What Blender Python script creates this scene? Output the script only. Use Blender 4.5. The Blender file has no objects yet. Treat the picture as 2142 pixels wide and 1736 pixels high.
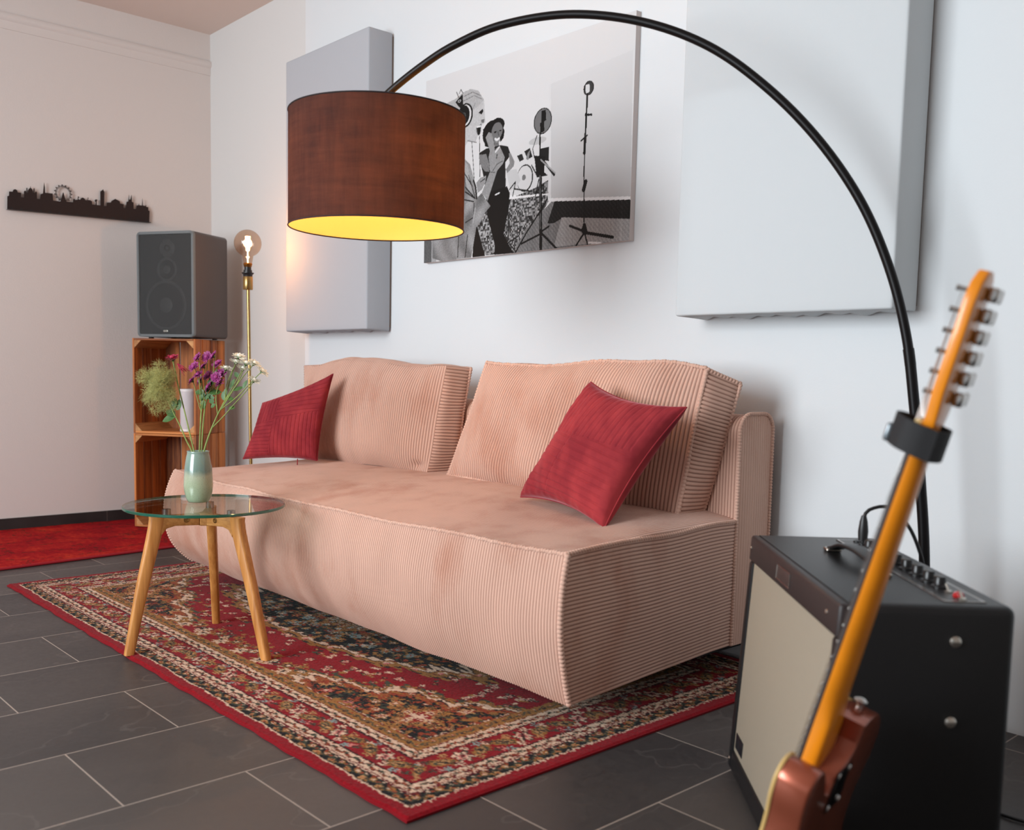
import bpy, bmesh, math, random
import numpy as np
from mathutils import Matrix, Vector
random.seed(7); rng = np.random.default_rng(7)
S = bpy.context.scene
COL = S.collection
PI = math.pi

# ------------------------------------------------------------------ camera
cam_d = bpy.data.cameras.new('camera'); cam = bpy.data.objects.new('camera', cam_d); COL.objects.link(cam)
R_ = Vector((0.67001736, 0.74203132, 0.02159289)); D_ = Vector((0.08326072, -0.04621282, -0.99545569)); F_ = Vector((-0.73766143, 0.66877043, -0.09274545))
m = Matrix(((R_.x, -D_.x, -F_.x, 0), (R_.y, -D_.y, -F_.y, 0), (R_.z, -D_.z, -F_.z, 0.8), (0, 0, 0, 1)))
cam.matrix_world = m
cam_d.sensor_fit = 'HORIZONTAL'; cam_d.sensor_width = 36.0
cam_d.lens = 2035.0 / 2142 * 36
cam_d.shift_y = 97.25 / 2142
cam_d.clip_start = 0.05
cam_d.dof.use_dof = True; cam_d.dof.focus_distance = 3.0; cam_d.dof.aperture_fstop = 4.0
S.camera = cam
# ------------------------------------------------------------------ colour management
S.view_settings.view_transform = 'Standard'; S.view_settings.look = 'None'
S.view_settings.exposure = 0.0; S.view_settings.gamma = 1.0; S.view_settings.use_curve_mapping = False
# ------------------------------------------------------------------ world: soft daylight of the open studio behind the camera
w = bpy.data.worlds.new('world'); S.world = w; w.use_nodes = True
bg = w.node_tree.nodes['Background']; bg.inputs[0].default_value = (0.90, 0.95, 1.0, 1); bg.inputs[1].default_value = 0.54
def area(name, loc, target, sx, sy, power, col):
    d = bpy.data.lights.new(name, 'AREA'); d.shape = 'RECTANGLE'; d.size = sx; d.size_y = sy; d.energy = power; d.color = col
    o = bpy.data.objects.new(name, d); COL.objects.link(o); o.location = loc
    o.rotation_euler = (Vector(target) - Vector(loc)).to_track_quat('-Z', 'Y').to_euler(); return o
area('window_daylight', (-2.1, -2.4, 1.55), (-1.9, 2.3, 1.0), 2.0, 1.7, 192, (0.88, 0.95, 1.0))

# ------------------------------------------------------------------ helpers
def srgb(r, g, b):
    f = lambda c: (c/255/12.92) if c/255 <= 0.04045 else ((c/255+0.055)/1.055)**2.4
    return (f(r), f(g), f(b), 1)
class NT:
    def __init__(s, name):
        s.m = bpy.data.materials.new(name); s.m.use_nodes = True; s.t = s.m.node_tree; s.b = s.t.nodes['Principled BSDF']; s.out = s.t.nodes['Material Output']
    def n(s, typ, **kw):
        nd = s.t.nodes.new('ShaderNode' + typ)
        for k, v in kw.items():
            if k.startswith('i_'):
                key = k[2:]; key = int(key) if key.isdigit() else key.replace('_', ' ')
                s.set(nd.inputs[key], v)
            else: setattr(nd, k, v)
        return nd
    def set(s, sock, v):
        if isinstance(v, bpy.types.NodeSocket): s.t.links.new(v, sock)
        elif isinstance(v, bpy.types.Node): s.t.links.new(v.outputs[0], sock)
        else: sock.default_value = v
    def math(s, op, a, b=0.0, c=0.0):
        nd = s.n('Math', operation=op); s.set(nd.inputs[0], a); s.set(nd.inputs[1], b); s.set(nd.inputs[2], c); return nd.outputs[0]
    def mix(s, f, a, b):
        nd = s.n('Mix', data_type='RGBA'); s.set(nd.inputs[0], f); s.set(nd.inputs[6], a); s.set(nd.inputs[7], b); return nd.outputs[2]
    def ramp(s, f, stops):
        nd = s.n('ValToRGB'); s.set(nd.inputs[0], f); e = nd.color_ramp.elements
        while len(e) < len(stops): e.new(0.5)
        for i, (p, c) in enumerate(stops): e[i].position = p; e[i].color = c
        return nd.outputs[0]
    def noise(s, scale, detail=3, vec=None, stretch=None, rough=0.5):
        if vec is None: vec = s.n('TexCoord').outputs['Object']
        if stretch: mp = s.n('Mapping'); s.set(mp.inputs[0], vec); mp.inputs[3].default_value = stretch; vec = mp.outputs[0]
        nd = s.n('TexNoise'); s.set(nd.inputs['Vector'], vec); nd.inputs['Scale'].default_value = scale; nd.inputs['Detail'].default_value = detail; nd.inputs['Roughness'].default_value = rough
        return nd.outputs[0]
    def bump(s, h, strength=0.3, dist=0.002):
        nd = s.n('Bump'); nd.inputs['Strength'].default_value = strength; nd.inputs['Distance'].default_value = dist; s.set(nd.inputs['Height'], h); s.set(s.b.inputs['Normal'], nd.outputs[0])
    def p(s, **kw):
        for k, v in kw.items(): s.set(s.b.inputs[k.replace('_', ' ')], v)
        return s
def schlick(t, f0=0.04, k=1.0):
    lw = t.n('LayerWeight'); lw.inputs[0].default_value = 0.5; p5 = t.math('POWER', lw.outputs['Facing'], 5.0)
    return t.math('MULTIPLY_ADD', p5, (1-f0)*k, f0)
def plain(name, col, rough=0.5, metal=0.0, var=0.0, vs=8, bs=0, bstr=0.2, bdist=0.001, **kw):
    t = NT(name); c = srgb(*col)
    if var:
        a = tuple(x*(1-var) for x in c[:3]) + (1,); b = tuple(min(1, x*(1+var)) for x in c[:3]) + (1,)
        t.p(Base_Color=t.ramp(t.noise(vs, 4), [(0.3, a), (0.7, b)]))
    else: t.p(Base_Color=c)
    t.p(Roughness=rough, Metallic=metal, **kw)
    if bs: t.bump(t.noise(bs, 4), bstr, bdist)
    return t.m
def wood(name, dark, light, axis=2, scale=14, rough=0.5, ringscale=1.0):
    t = NT(name); st = [1, 1, 1]; st[axis] = 0.06; st = tuple(v*ringscale for v in st)
    rnd = t.n('ObjectInfo').outputs['Random']; tc = t.n('TexCoord').outputs['Object']
    ad = t.n('VectorMath', operation='ADD'); t.set(ad.inputs[0], tc); t.set(ad.inputs[1], rnd)
    n1 = t.noise(scale*4, 5, ad.outputs[0], st, 0.65); n2 = t.noise(scale*0.6, 2, ad.outputs[0], st)
    f = t.math('ADD', t.math('MULTIPLY', n1, 0.65), t.math('MULTIPLY', n2, 0.35))
    f = t.math('ADD', f, t.math('MULTIPLY', t.math('SUBTRACT', rnd, 0.5), 0.14))
    t.p(Base_Color=t.ramp(f, [(0.36, srgb(*dark)), (0.62, srgb(*light))]), Roughness=rough); t.bump(n1, 0.15, 0.001); return t.m

BASE = {}
def thing(name, label, cat, loc=(0, 0, 0), group=None, rotz=0):
    o = bpy.data.objects.new(name, None); COL.objects.link(o); o.location = loc; o.rotation_euler = (0, 0, rotz)
    o.empty_display_size = 0.05; o['label'] = label; o['category'] = cat
    if group: o['group'] = group
    BASE[o.name] = Vector(loc); return o
def tag(o, label, cat, group=None):
    o['label'] = label; o['category'] = cat
    if group: o['group'] = group
    return o
def struct(o): o['kind'] = 'structure'; return o
def link(name, me, mat, parent=None, origin=None, smooth=True, local=False):
    """mesh given in world coordinates (or the parent's local ones with local=True)"""
    o = bpy.data.objects.new(name, me); COL.objects.link(o)
    if mat is not None: me.materials.append(mat)
    if smooth: me.polygons.foreach_set('use_smooth', [True]*len(me.polygons))
    if parent is not None:
        o.parent = parent
        if not local: me.transform(Matrix.Translation(-BASE[parent.name]))
        BASE[o.name] = BASE[parent.name]
    elif origin is not None:
        me.transform(Matrix.Translation(-Vector(origin))); o.location = origin; BASE[o.name] = Vector(origin)
    else: BASE[o.name] = Vector((0, 0, 0))
    return o
def pydata(name, v, f):
    me = bpy.data.meshes.new(name); me.from_pydata([tuple(map(float, p)) for p in v], [], f); me.update(); return me
def gridmesh(name, P, closeu=False, closev=False):
    nu, nv = P.shape[:2]; me = bpy.data.meshes.new(name); W4 = None
    if P.shape[2] == 4: W4 = P[..., 3].reshape(-1).astype(np.float32); P = np.ascontiguousarray(P[..., :3])
    iu = np.arange(nu if closeu else nu-1); iv = np.arange(nv if closev else nv-1)
    a, b = np.meshgrid(iu, iv, indexing='ij'); a2 = (a+1) % nu; b2 = (b+1) % nv
    q = np.stack([a*nv+b, a2*nv+b, a2*nv+b2, a*nv+b2], -1).reshape(-1, 4)
    me.vertices.add(nu*nv); me.vertices.foreach_set('co', P.reshape(-1).astype(np.float32))
    me.loops.add(q.size); me.loops.foreach_set('vertex_index', q.reshape(-1).astype(np.int32))
    me.polygons.add(len(q)); me.polygons.foreach_set('loop_start', np.arange(len(q), dtype=np.int32)*4)
    me.update(calc_edges=True)
    if W4 is not None: at = me.attributes.new('groove_shade', 'FLOAT', 'POINT'); at.data.foreach_set('value', W4)
    return me
def joinm(name, meshes):
    """join several meshes' geometry into one"""
    bm = bmesh.new()
    for k in meshes: bm.from_mesh(k)
    me = bpy.data.meshes.new(name); bm.to_mesh(me); bm.free(); 
    for k in meshes: bpy.data.meshes.remove(k)
    return me
def boxm(name, lo, hi, bev=0.0, seg=2, M=None, top=None):
    bm = bmesh.new(); r = bmesh.ops.create_cube(bm, size=1)
    for v in bm.verts:
        v.co = Vector([lo[i] + (v.co[i]+0.5)*(hi[i]-lo[i]) for i in range(3)])
    if bev: bmesh.ops.bevel(bm, geom=bm.edges[:], offset=bev, segments=seg, affect='EDGES', profile=0.5)
    if M is not None: bm.transform(M)
    me = bpy.data.meshes.new(name); bm.to_mesh(me); bm.free(); return me
def prism(name, pts, axis, a, b, bev=0.0, M=None, seg=2):
    """polygon pts (2D) extruded along axis from a to b"""
    bm = bmesh.new()
    def mk(p, h):
        return {'x': (h, p[0], p[1]), 'y': (p[0], h, p[1]), 'z': (p[0], p[1], h)}[axis]
    v0 = [bm.verts.new(mk(p, a)) for p in pts]; v1 = [bm.verts.new(mk(p, b)) for p in pts]; n = len(pts)
    bm.faces.new(v0); bm.faces.new(v1[::-1])
    for i in range(n): bm.faces.new((v0[i], v1[i], v1[(i+1) % n], v0[(i+1) % n]))
    bmesh.ops.recalc_face_normals(bm, faces=bm.faces[:])
    if bev:
        es = [e for e in bm.edges if (e.verts[0] in v0) == (e.verts[1] in v0)]
        bmesh.ops.bevel(bm, geom=es, offset=bev, segments=seg, affect='EDGES', profile=0.5)
    if M is not None: bm.transform(M)
    me = bpy.data.meshes.new(name); bm.to_mesh(me); bm.free(); return me
def frames(P):
    P = np.array(P, float); T = np.gradient(P, axis=0); T /= np.linalg.norm(T, axis=1)[:, None]+1e-12
    up = np.array([0, 0, 1.0]) if abs(T[0][2]) < 0.9 else np.array([1.0, 0, 0]); N = np.cross(T[0], up); N /= np.linalg.norm(N); Ns = []
    for t in T:
        N = N - t*(N@t); N /= np.linalg.norm(N); Ns.append(N.copy())
    Ns = np.array(Ns); return P, T, Ns, np.cross(T, Ns)
def tubem(name, pts, r, n=10, caps=True):
    P, T, N, B = frames(pts); r = np.broadcast_to(np.array(r, float), (len(P),)); a = np.linspace(0, 2*PI, n, endpoint=False)
    G = P[:, None] + r[:, None, None]*(np.cos(a)[None, :, None]*N[:, None] + np.sin(a)[None, :, None]*B[:, None])
    v = G.reshape(-1, 3).tolist(); f = []
    for i in range(len(P)-1):
        for j in range(n): k = (j+1) % n; f.append((i*n+j, i*n+k, (i+1)*n+k, (i+1)*n+j))
    if caps: f.append(tuple(range(n))[::-1]); f.append(tuple((len(P)-1)*n+j for j in range(n)))
    return pydata(name, v, f)
def spline(pts, n=40):
    P = np.array(pts, float); d = np.r_[0, np.cumsum(np.linalg.norm(np.diff(P, axis=0), axis=1))]; t = np.linspace(0, d[-1], n)
    # Catmull-Rom through the points
    out = []
    for x in t:
        i = min(max(np.searchsorted(d, x)-1, 0), len(P)-2); u = (x-d[i])/(d[i+1]-d[i])
        p0 = P[i-1] if i > 0 else 2*P[0]-P[1]; p3 = P[i+2] if i+2 < len(P) else 2*P[-1]-P[-2]; p1, p2 = P[i], P[i+1]
        out.append(0.5*((2*p1)+(-p0+p2)*u+(2*p0-5*p1+4*p2-p3)*u*u+(-p0+3*p1-3*p2+p3)*u**3))
    return np.array(out)
def lathe(name, prof, n=40, c=(0, 0, 0), M=None, caps=False):
    """prof: list of (r, z)"""
    v, f = [], []
    for r, z in prof:
        for j in range(n): a = 2*PI*j/n; v.append((c[0]+r*math.cos(a), c[1]+r*math.sin(a), c[2]+z))
    for i in range(len(prof)-1):
        for j in range(n): k = (j+1) % n; f.append((i*n+j, i*n+k, (i+1)*n+k, (i+1)*n+j))
    if caps and prof[0][0] > 1e-6: f.append(tuple(range(n))[::-1])
    if caps and prof[-1][0] > 1e-6: f.append(tuple((len(prof)-1)*n+j for j in range(n)))
    me = pydata(name, v, f)
    if M is not None: me.transform(M)
    bm = bmesh.new(); bm.from_mesh(me); bmesh.ops.remove_doubles(bm, verts=bm.verts, dist=1e-6); bmesh.ops.recalc_face_normals(bm, faces=bm.faces[:]); bm.to_mesh(me); bm.free()
    return me
def axis_to(p, d):
    """matrix putting local +Z along d at p"""
    q = Vector(d).normalized().to_track_quat('Z', 'Y'); return Matrix.Translation(Vector(p)) @ q.to_matrix().to_4x4()
def auto_smooth(o, ang=0.7):
    me = o.data; bm = bmesh.new(); bm.from_mesh(me)
    for e in bm.edges:
        if len(e.link_faces) == 2 and e.calc_face_angle(0) > ang: e.smooth = False
    for f in bm.faces: f.smooth = True
    bm.to_mesh(me); bm.free(); return o
def add(name, me, mat, parent=None, sharp=0.7, **kw): return auto_smooth(link(name, me, mat, parent, smooth=False, **kw), sharp)
def dup(root, loc, label=None, rotz=None):
    r = root.copy(); COL.objects.link(r); r.location = loc
    if rotz is not None: r.rotation_euler = (0, 0, rotz)
    if label: r['label'] = label
    for ch in list(root.children):
        c = ch.copy(); COL.objects.link(c); c.parent = r
        for g in ch.children: d = g.copy(); COL.objects.link(d); d.parent = c
    return r
# smooth vector noise on position (sum of sines), used to make cloth edges uneven
def wob(P, amp, k=7.0, seed=0):
    r = np.random.default_rng(seed+100); out = np.zeros_like(P)
    for i in range(5):
        K = r.normal(size=(3, 3))*k*(1+i*0.5); ph = r.uniform(0, 6.28, 3); out += np.sin(P@K.T+ph)/(1+i)
    return out*amp*0.5
def face_grid(c00, c10, c11, c01, pitch, ribs='u', bulge=0.0, amp=0.0016, wobble=0.004, seed=0, across=6, nlong=40, extra=None, sgn=1, fade=0.03):
    """quad patch with corduroy ribs as real relief. Ribs run along v when ribs='u' (they repeat along u)"""
    c00, c10, c11, c01 = [np.array(c, float) for c in (c00, c10, c11, c01)]
    Lu = np.linalg.norm(c10-c00+c11-c01)/2; Lv = np.linalg.norm(c01-c00+c11-c10)/2
    L = Lu if ribs == 'u' else Lv; nr = max(2, int(round(L/pitch))); na = nr*across+1
    nu, nv = (na, nlong) if ribs == 'u' else (nlong, na)
    u = np.linspace(0, 1, nu)[:, None, None]; v = np.linspace(0, 1, nv)[None, :, None]
    def S_(u, v):
        P = (1-u)*(1-v)*c00+u*(1-v)*c10+u*v*c11+(1-u)*v*c01
        nrm = np.cross(c10-c00, c01-c00); nrm /= np.linalg.norm(nrm)
        b = bulge*((1-(2*u-1)**4)*(1-(2*v-1)**4))
        P = P + sgn*nrm*b
        if extra is not None: P = P + extra(u, v)
        return P + wob(P, wobble, seed=seed)
    P = S_(u, v); Tu = np.gradient(P, axis=0); Tv = np.gradient(P, axis=1); N = np.cross(Tu, Tv); N /= np.linalg.norm(N, axis=-1)[..., None]; N *= sgn
    w_ = (u if ribs == 'u' else v)*nr
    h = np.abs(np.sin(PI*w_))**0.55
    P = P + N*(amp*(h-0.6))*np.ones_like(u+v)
    return np.concatenate([P, np.clip(1-h*1.05, 0, 1)*np.ones_like(u+v)], -1)  # fourth channel marks the grooves between ribs for the painted shade
def beads(name, pts, r, pitch, n=7):
    """piping of a ribbed cloth: a tube whose radius swells at every rib"""
    P = np.array([tuple(q)[:3] for q in pts], float); d = np.r_[0, np.cumsum(np.linalg.norm(np.diff(P, axis=0), axis=1))]; k = max(2, int(d[-1]/pitch)); m_ = k*6+1
    t = np.linspace(0, d[-1], m_); Q = np.stack([np.interp(t, d, P[:, i]) for i in range(3)], 1)
    rr = r*(0.62+0.38*np.abs(np.sin(PI*np.linspace(0, k, m_)))**0.7)
    return tubem(name, Q, rr, n)
PICT=[('p',0.35,0,[(-0.016,0.135),(0.044,0.126),(0.046,-0.006),(-0.014,-0.003)]),
('p',0.62,0,[(0.044,0.126),(0.072,0.123),(0.074,0.0),(0.046,-0.006)]),
('p',0.6,3,[(0.652,0.789),(0.991,0.834),(1.0,0.187),(0.666,0.239)]),
('p',0.82,0,[(0.643,0.785),(0.652,0.789),(0.665,0.231),(0.654,0.231)]),
('p',0.88,0,[(0.654,0.246),(1.0,0.194),(1.0,0.18),(0.668,0.228),(0.644,0.194),(0.636,0.199)]),
('p',0.4,1,[(0.451,0.276),(0.648,0.273),(0.654,0.231),(0.629,0.182),(0.489,-0.003),(0.29,0.01),(0.286,0.221)]),
('p',0.88,0,[(0.466,0.294),(0.649,0.269),(0.649,0.263),(0.466,0.273)]),
('p',0.3,1,[(0.498,0.283),(0.589,0.307),(0.651,0.334),(0.652,0.272)]),
('p',0.46,2,[(0.668,0.228),(1.0,0.18),(1.006,-0.001),(0.489,0.0),(0.548,0.108)]),
('p',0.08,2,[(0.682,0.227),(1.0,0.18),(1.002,0.095),(0.723,0.144),(0.681,0.122),(0.652,0.125)]),
('p',0.62,2,[(0.716,0.145),(1.002,0.093),(1.004,-0.001),(0.684,0.009)]),
('l',0.15,0.004,[(0.307,0.625),(0.313,0.417)]),
('l',0.2,0.003,[(0.266,0.608),(0.282,0.414)]),
('l',0.12,0.005,[(0.46,0.315),(0.467,0.071)]),
('l',0.12,0.006,[(0.467,0.056),(0.504,0.007)]),
('l',0.12,0.006,[(0.467,0.056),(0.514,0.082)]),
('e',0.72,0,[(0.597,0.534),(0.041,0.018)]),
('e',0.12,0,[(0.541,0.365),(0.039,0.067)]),
('e',0.8,0,[(0.539,0.365),(0.036,0.061)]),
('e',0.45,0,[(0.536,0.369),(0.009,0.014)]),
('p',0.75,0,[(0.448,0.417),(0.499,0.418),(0.52,0.359),(0.497,0.323),(0.47,0.318)]),
('p',0.12,0,[(0.535,0.497),(0.562,0.507),(0.575,0.461),(0.552,0.454)]),
('p',0.15,0,[(0.5,0.482),(0.525,0.488),(0.534,0.458),(0.514,0.451)]),
('p',0.5,0,[(0.552,0.487),(0.564,0.499),(0.556,0.45),(0.544,0.457)]),
('p',0.1,0,[(0.611,0.491),(0.651,0.494),(0.652,0.424),(0.608,0.442)]),
('l',0.15,0.006,[(0.572,0.42),(0.602,0.359)]),
('l',0.15,0.005,[(0.466,0.322),(0.496,0.356),(0.483,0.286)]),
('l',0.15,0.006,[(0.489,0.322),(0.575,0.294)]),
('e',0.05,0,[(0.375,0.625),(0.052,0.067)]),
('e',0.05,0,[(0.398,0.659),(0.037,0.037)]),
('p',0.05,0,[(0.324,0.66),(0.337,0.567),(0.36,0.556),(0.375,0.636)]),
('p',0.05,0,[(0.42,0.663),(0.436,0.622),(0.432,0.589),(0.416,0.571),(0.403,0.629)]),
('e',0.42,0,[(0.398,0.631),(0.028,0.043)]),
('p',0.42,0,[(0.382,0.601),(0.408,0.567),(0.412,0.545),(0.389,0.533)]),
('p',0.5,0,[(0.379,0.596),(0.416,0.588),(0.405,0.571),(0.394,0.573)]),
('e',0.08,0,[(0.389,0.628),(0.007,0.005)]),
('e',0.08,0,[(0.415,0.629),(0.006,0.004)]),
('l',0.85,0.009,[(0.389,0.593),(0.398,0.586),(0.409,0.591)]),
('l',0.25,0.004,[(0.402,0.626),(0.407,0.607)]),
('p',0.1,0,[(0.306,0.54),(0.343,0.555),(0.416,0.556),(0.455,0.54),(0.466,0.504),(0.459,0.481),(0.443,0.464),(0.448,0.337),(0.347,0.326),(0.328,0.433),(0.306,0.518)]),
('p',0.45,0,[(0.306,0.531),(0.344,0.527),(0.362,0.472),(0.361,0.433),(0.339,0.439),(0.312,0.482)]),
('p',0.5,0,[(0.459,0.506),(0.469,0.503),(0.489,0.457),(0.485,0.435),(0.455,0.407),(0.446,0.426),(0.465,0.454)]),
('p',0.55,0,[(0.339,0.611),(0.355,0.635),(0.37,0.626),(0.383,0.579),(0.389,0.527),(0.365,0.46),(0.356,0.506),(0.363,0.539)]),
('p',0.02,0,[(0.347,0.326),(0.454,0.341),(0.468,0.306),(0.466,0.239),(0.442,0.104),(0.482,0.019),(0.499,0.001),(0.365,0.004),(0.398,0.013),(0.396,0.058),(0.355,0.212)]),
('l',0.8,0.006,[(0.396,0.309),(0.416,0.315)]),
('p',0.04,0,[(0.301,0.169),(0.286,0.153),(0.28,0.003),(0.348,0.001)]),
('p',0.5,4,[(0.219,0.537),(0.257,0.494),(0.294,0.371),(0.295,0.307),(0.324,0.331),(0.371,0.255),(0.343,0.226),(0.321,0.182),(0.298,0.157),(0.274,0.003),(0.11,-0.003),(0.051,0.022),(0.047,0.297),(0.141,0.46)]),
('p',0.62,0,[(0.219,0.525),(0.244,0.497),(0.264,0.401),(0.277,0.316),(0.24,0.381)]),
('l',0.12,0.006,[(0.235,0.377),(0.289,0.309),(0.235,0.353)]),
('l',0.15,0.006,[(0.229,0.313),(0.281,0.294)]),
('l',0.15,0.005,[(0.284,0.286),(0.283,0.212),(0.238,0.19)]),
('l',0.14,0.005,[(0.22,0.467),(0.273,0.375)]),
('l',0.12,0.005,[(0.251,0.123),(0.24,0.007)]),
('l',0.15,0.005,[(0.202,0.119),(0.198,0.012)]),
('l',0.62,0.008,[(0.29,0.257),(0.28,0.184)]),
('l',0.14,0.004,[(0.251,0.438),(0.289,0.315)]),
('p',0.72,0,[(0.21,0.724),(0.227,0.789),(0.315,0.826),(0.328,0.8),(0.334,0.714),(0.337,0.691),(0.323,0.684),(0.301,0.666),(0.3,0.638),(0.286,0.602),(0.248,0.617),(0.224,0.588),(0.199,0.645)]),
('p',0.66,0,[(0.122,0.847),(0.171,0.856),(0.216,0.878),(0.255,0.883),(0.297,0.862),(0.326,0.809),(0.321,0.8),(0.281,0.774),(0.258,0.763),(0.227,0.795),(0.172,0.786)]),
('l',0.45,0.003,[(0.22,0.855),(0.267,0.864),(0.308,0.834)]),
('l',0.48,0.003,[(0.217,0.832),(0.274,0.844),(0.315,0.815)]),
('l',0.5,0.003,[(0.263,0.767),(0.281,0.803)]),
('p',0.45,0,[(0.288,0.675),(0.316,0.69),(0.313,0.641),(0.3,0.631),(0.289,0.653)]),
('p',0.03,0,[(0.291,0.678),(0.312,0.669),(0.307,0.631),(0.296,0.639)]),
('l',0.85,0.006,[(0.293,0.678),(0.311,0.677)]),
('p',0.08,0,[(0.299,0.749),(0.321,0.763),(0.325,0.751),(0.316,0.736)]),
('p',0.4,0,[(0.312,0.709),(0.331,0.709),(0.329,0.69),(0.317,0.693)]),
('l',0.4,0.003,[(0.242,0.619),(0.29,0.599)]),
('e',0.02,0,[(0.228,0.754),(0.041,0.063)]),
('e',0.8,0,[(0.225,0.755),(0.036,0.055)]),
('e',0.05,0,[(0.22,0.757),(0.031,0.051)]),
('e',0.3,0,[(0.218,0.754),(0.013,0.018)]),
('e',0.05,0,[(0.217,0.754),(0.009,0.014)]),
('p',0.08,0,[(0.171,0.838),(0.211,0.871),(0.216,0.803),(0.2,0.797)]),
('e',0.7,0,[(0.194,0.838),(0.009,0.007)]),
('e',0.1,0,[(0.194,0.838),(0.005,0.004)]),
('l',0.15,0.003,[(0.193,0.877),(0.201,0.896),(0.214,0.872)]),
('l',0.15,0.004,[(0.177,0.89),(0.19,0.858)]),
('p',0.55,0,[(0.324,0.331),(0.365,0.432),(0.362,0.454),(0.377,0.524),(0.399,0.547),(0.414,0.549),(0.44,0.488),(0.432,0.461),(0.402,0.429),(0.356,0.286),(0.351,0.295)]),
('l',0.25,0.006,[(0.4,0.51),(0.398,0.494)]),
('l',0.35,0.004,[(0.379,0.433),(0.401,0.463),(0.429,0.473)]),
('l',0.8,0.008,[(0.392,0.527),(0.411,0.547)]),
('l',0.35,0.004,[(0.368,0.43),(0.391,0.423)]),
('p',0.55,0,[(0.294,0.389),(0.317,0.412),(0.346,0.415),(0.343,0.384),(0.324,0.349),(0.302,0.335)]),
('l',0.25,0.005,[(0.317,0.39),(0.34,0.402)]),
('l',0.03,0.009,[(0.279,0.404),(0.291,0.366),(0.298,0.307)]),
('e',0.04,0,[(0.619,0.623),(0.042,0.062)]),
('e',0.42,0,[(0.619,0.623),(0.038,0.058)]),
('p',0.02,0,[(0.612,0.674),(0.632,0.672),(0.635,0.623),(0.625,0.619),(0.628,0.573),(0.609,0.567),(0.607,0.616),(0.613,0.619)]),
('l',0.03,0.008,[(0.608,0.567),(0.61,0.455)]),
('l',0.05,0.004,[(0.594,0.559),(0.575,0.5),(0.584,0.455),(0.604,0.447)]),
('p',0.03,0,[(0.583,0.466),(0.635,0.45),(0.631,0.377),(0.647,0.358),(0.597,0.356)]),
('l',0.05,0.01,[(0.62,0.442),(0.677,0.353)]),
('l',0.6,0.006,[(0.615,0.438),(0.682,0.361)]),
('l',0.02,0.016,[(0.614,0.38),(0.624,0.003)]),
('l',0.4,0.003,[(0.612,0.364),(0.62,0.105)]),
('l',0.03,0.008,[(0.621,0.079),(0.53,0.042)]),
('l',0.03,0.01,[(0.623,0.085),(0.695,0.0)]),
('l',0.03,0.008,[(0.623,0.089),(0.66,0.111)]),
('l',0.04,0.007,[(0.502,0.001),(0.56,0.104),(0.616,0.187),(0.649,0.245)]),
('l',0.04,0.005,[(0.593,0.266),(0.607,0.344)]),
('e',0.06,0,[(0.818,0.72),(0.022,0.033)]),
('e',0.22,0,[(0.818,0.72),(0.018,0.029)]),
('p',0.8,0,[(0.805,0.739),(0.821,0.737),(0.822,0.702),(0.806,0.699)]),
('l',0.05,0.006,[(0.813,0.696),(0.809,0.559),(0.808,0.325),(0.815,0.071)]),
('l',0.05,0.009,[(0.813,0.69),(0.809,0.501)]),
('l',0.05,0.013,[(0.809,0.501),(0.807,0.427)]),
('l',0.03,0.018,[(0.816,0.294),(0.808,0.258)]),
('l',0.05,0.008,[(0.807,0.602),(0.833,0.596)]),
('l',0.05,0.006,[(0.792,0.487),(0.817,0.506)]),
('p',0.02,0,[(0.802,0.065),(0.81,0.102),(0.821,0.101),(0.831,0.058),(0.819,0.045)]),
('l',0.03,0.01,[(0.815,0.065),(0.753,0.099)]),
('l',0.03,0.012,[(0.818,0.059),(0.934,0.022)]),
('l',0.03,0.008,[(0.815,0.056),(0.783,0.004)]),
('l',0.03,0.007,[(0.819,0.052),(0.831,0.003)]),
('l',0.9,0.008,[(0.836,0.01),(0.886,0.001)])]
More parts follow.
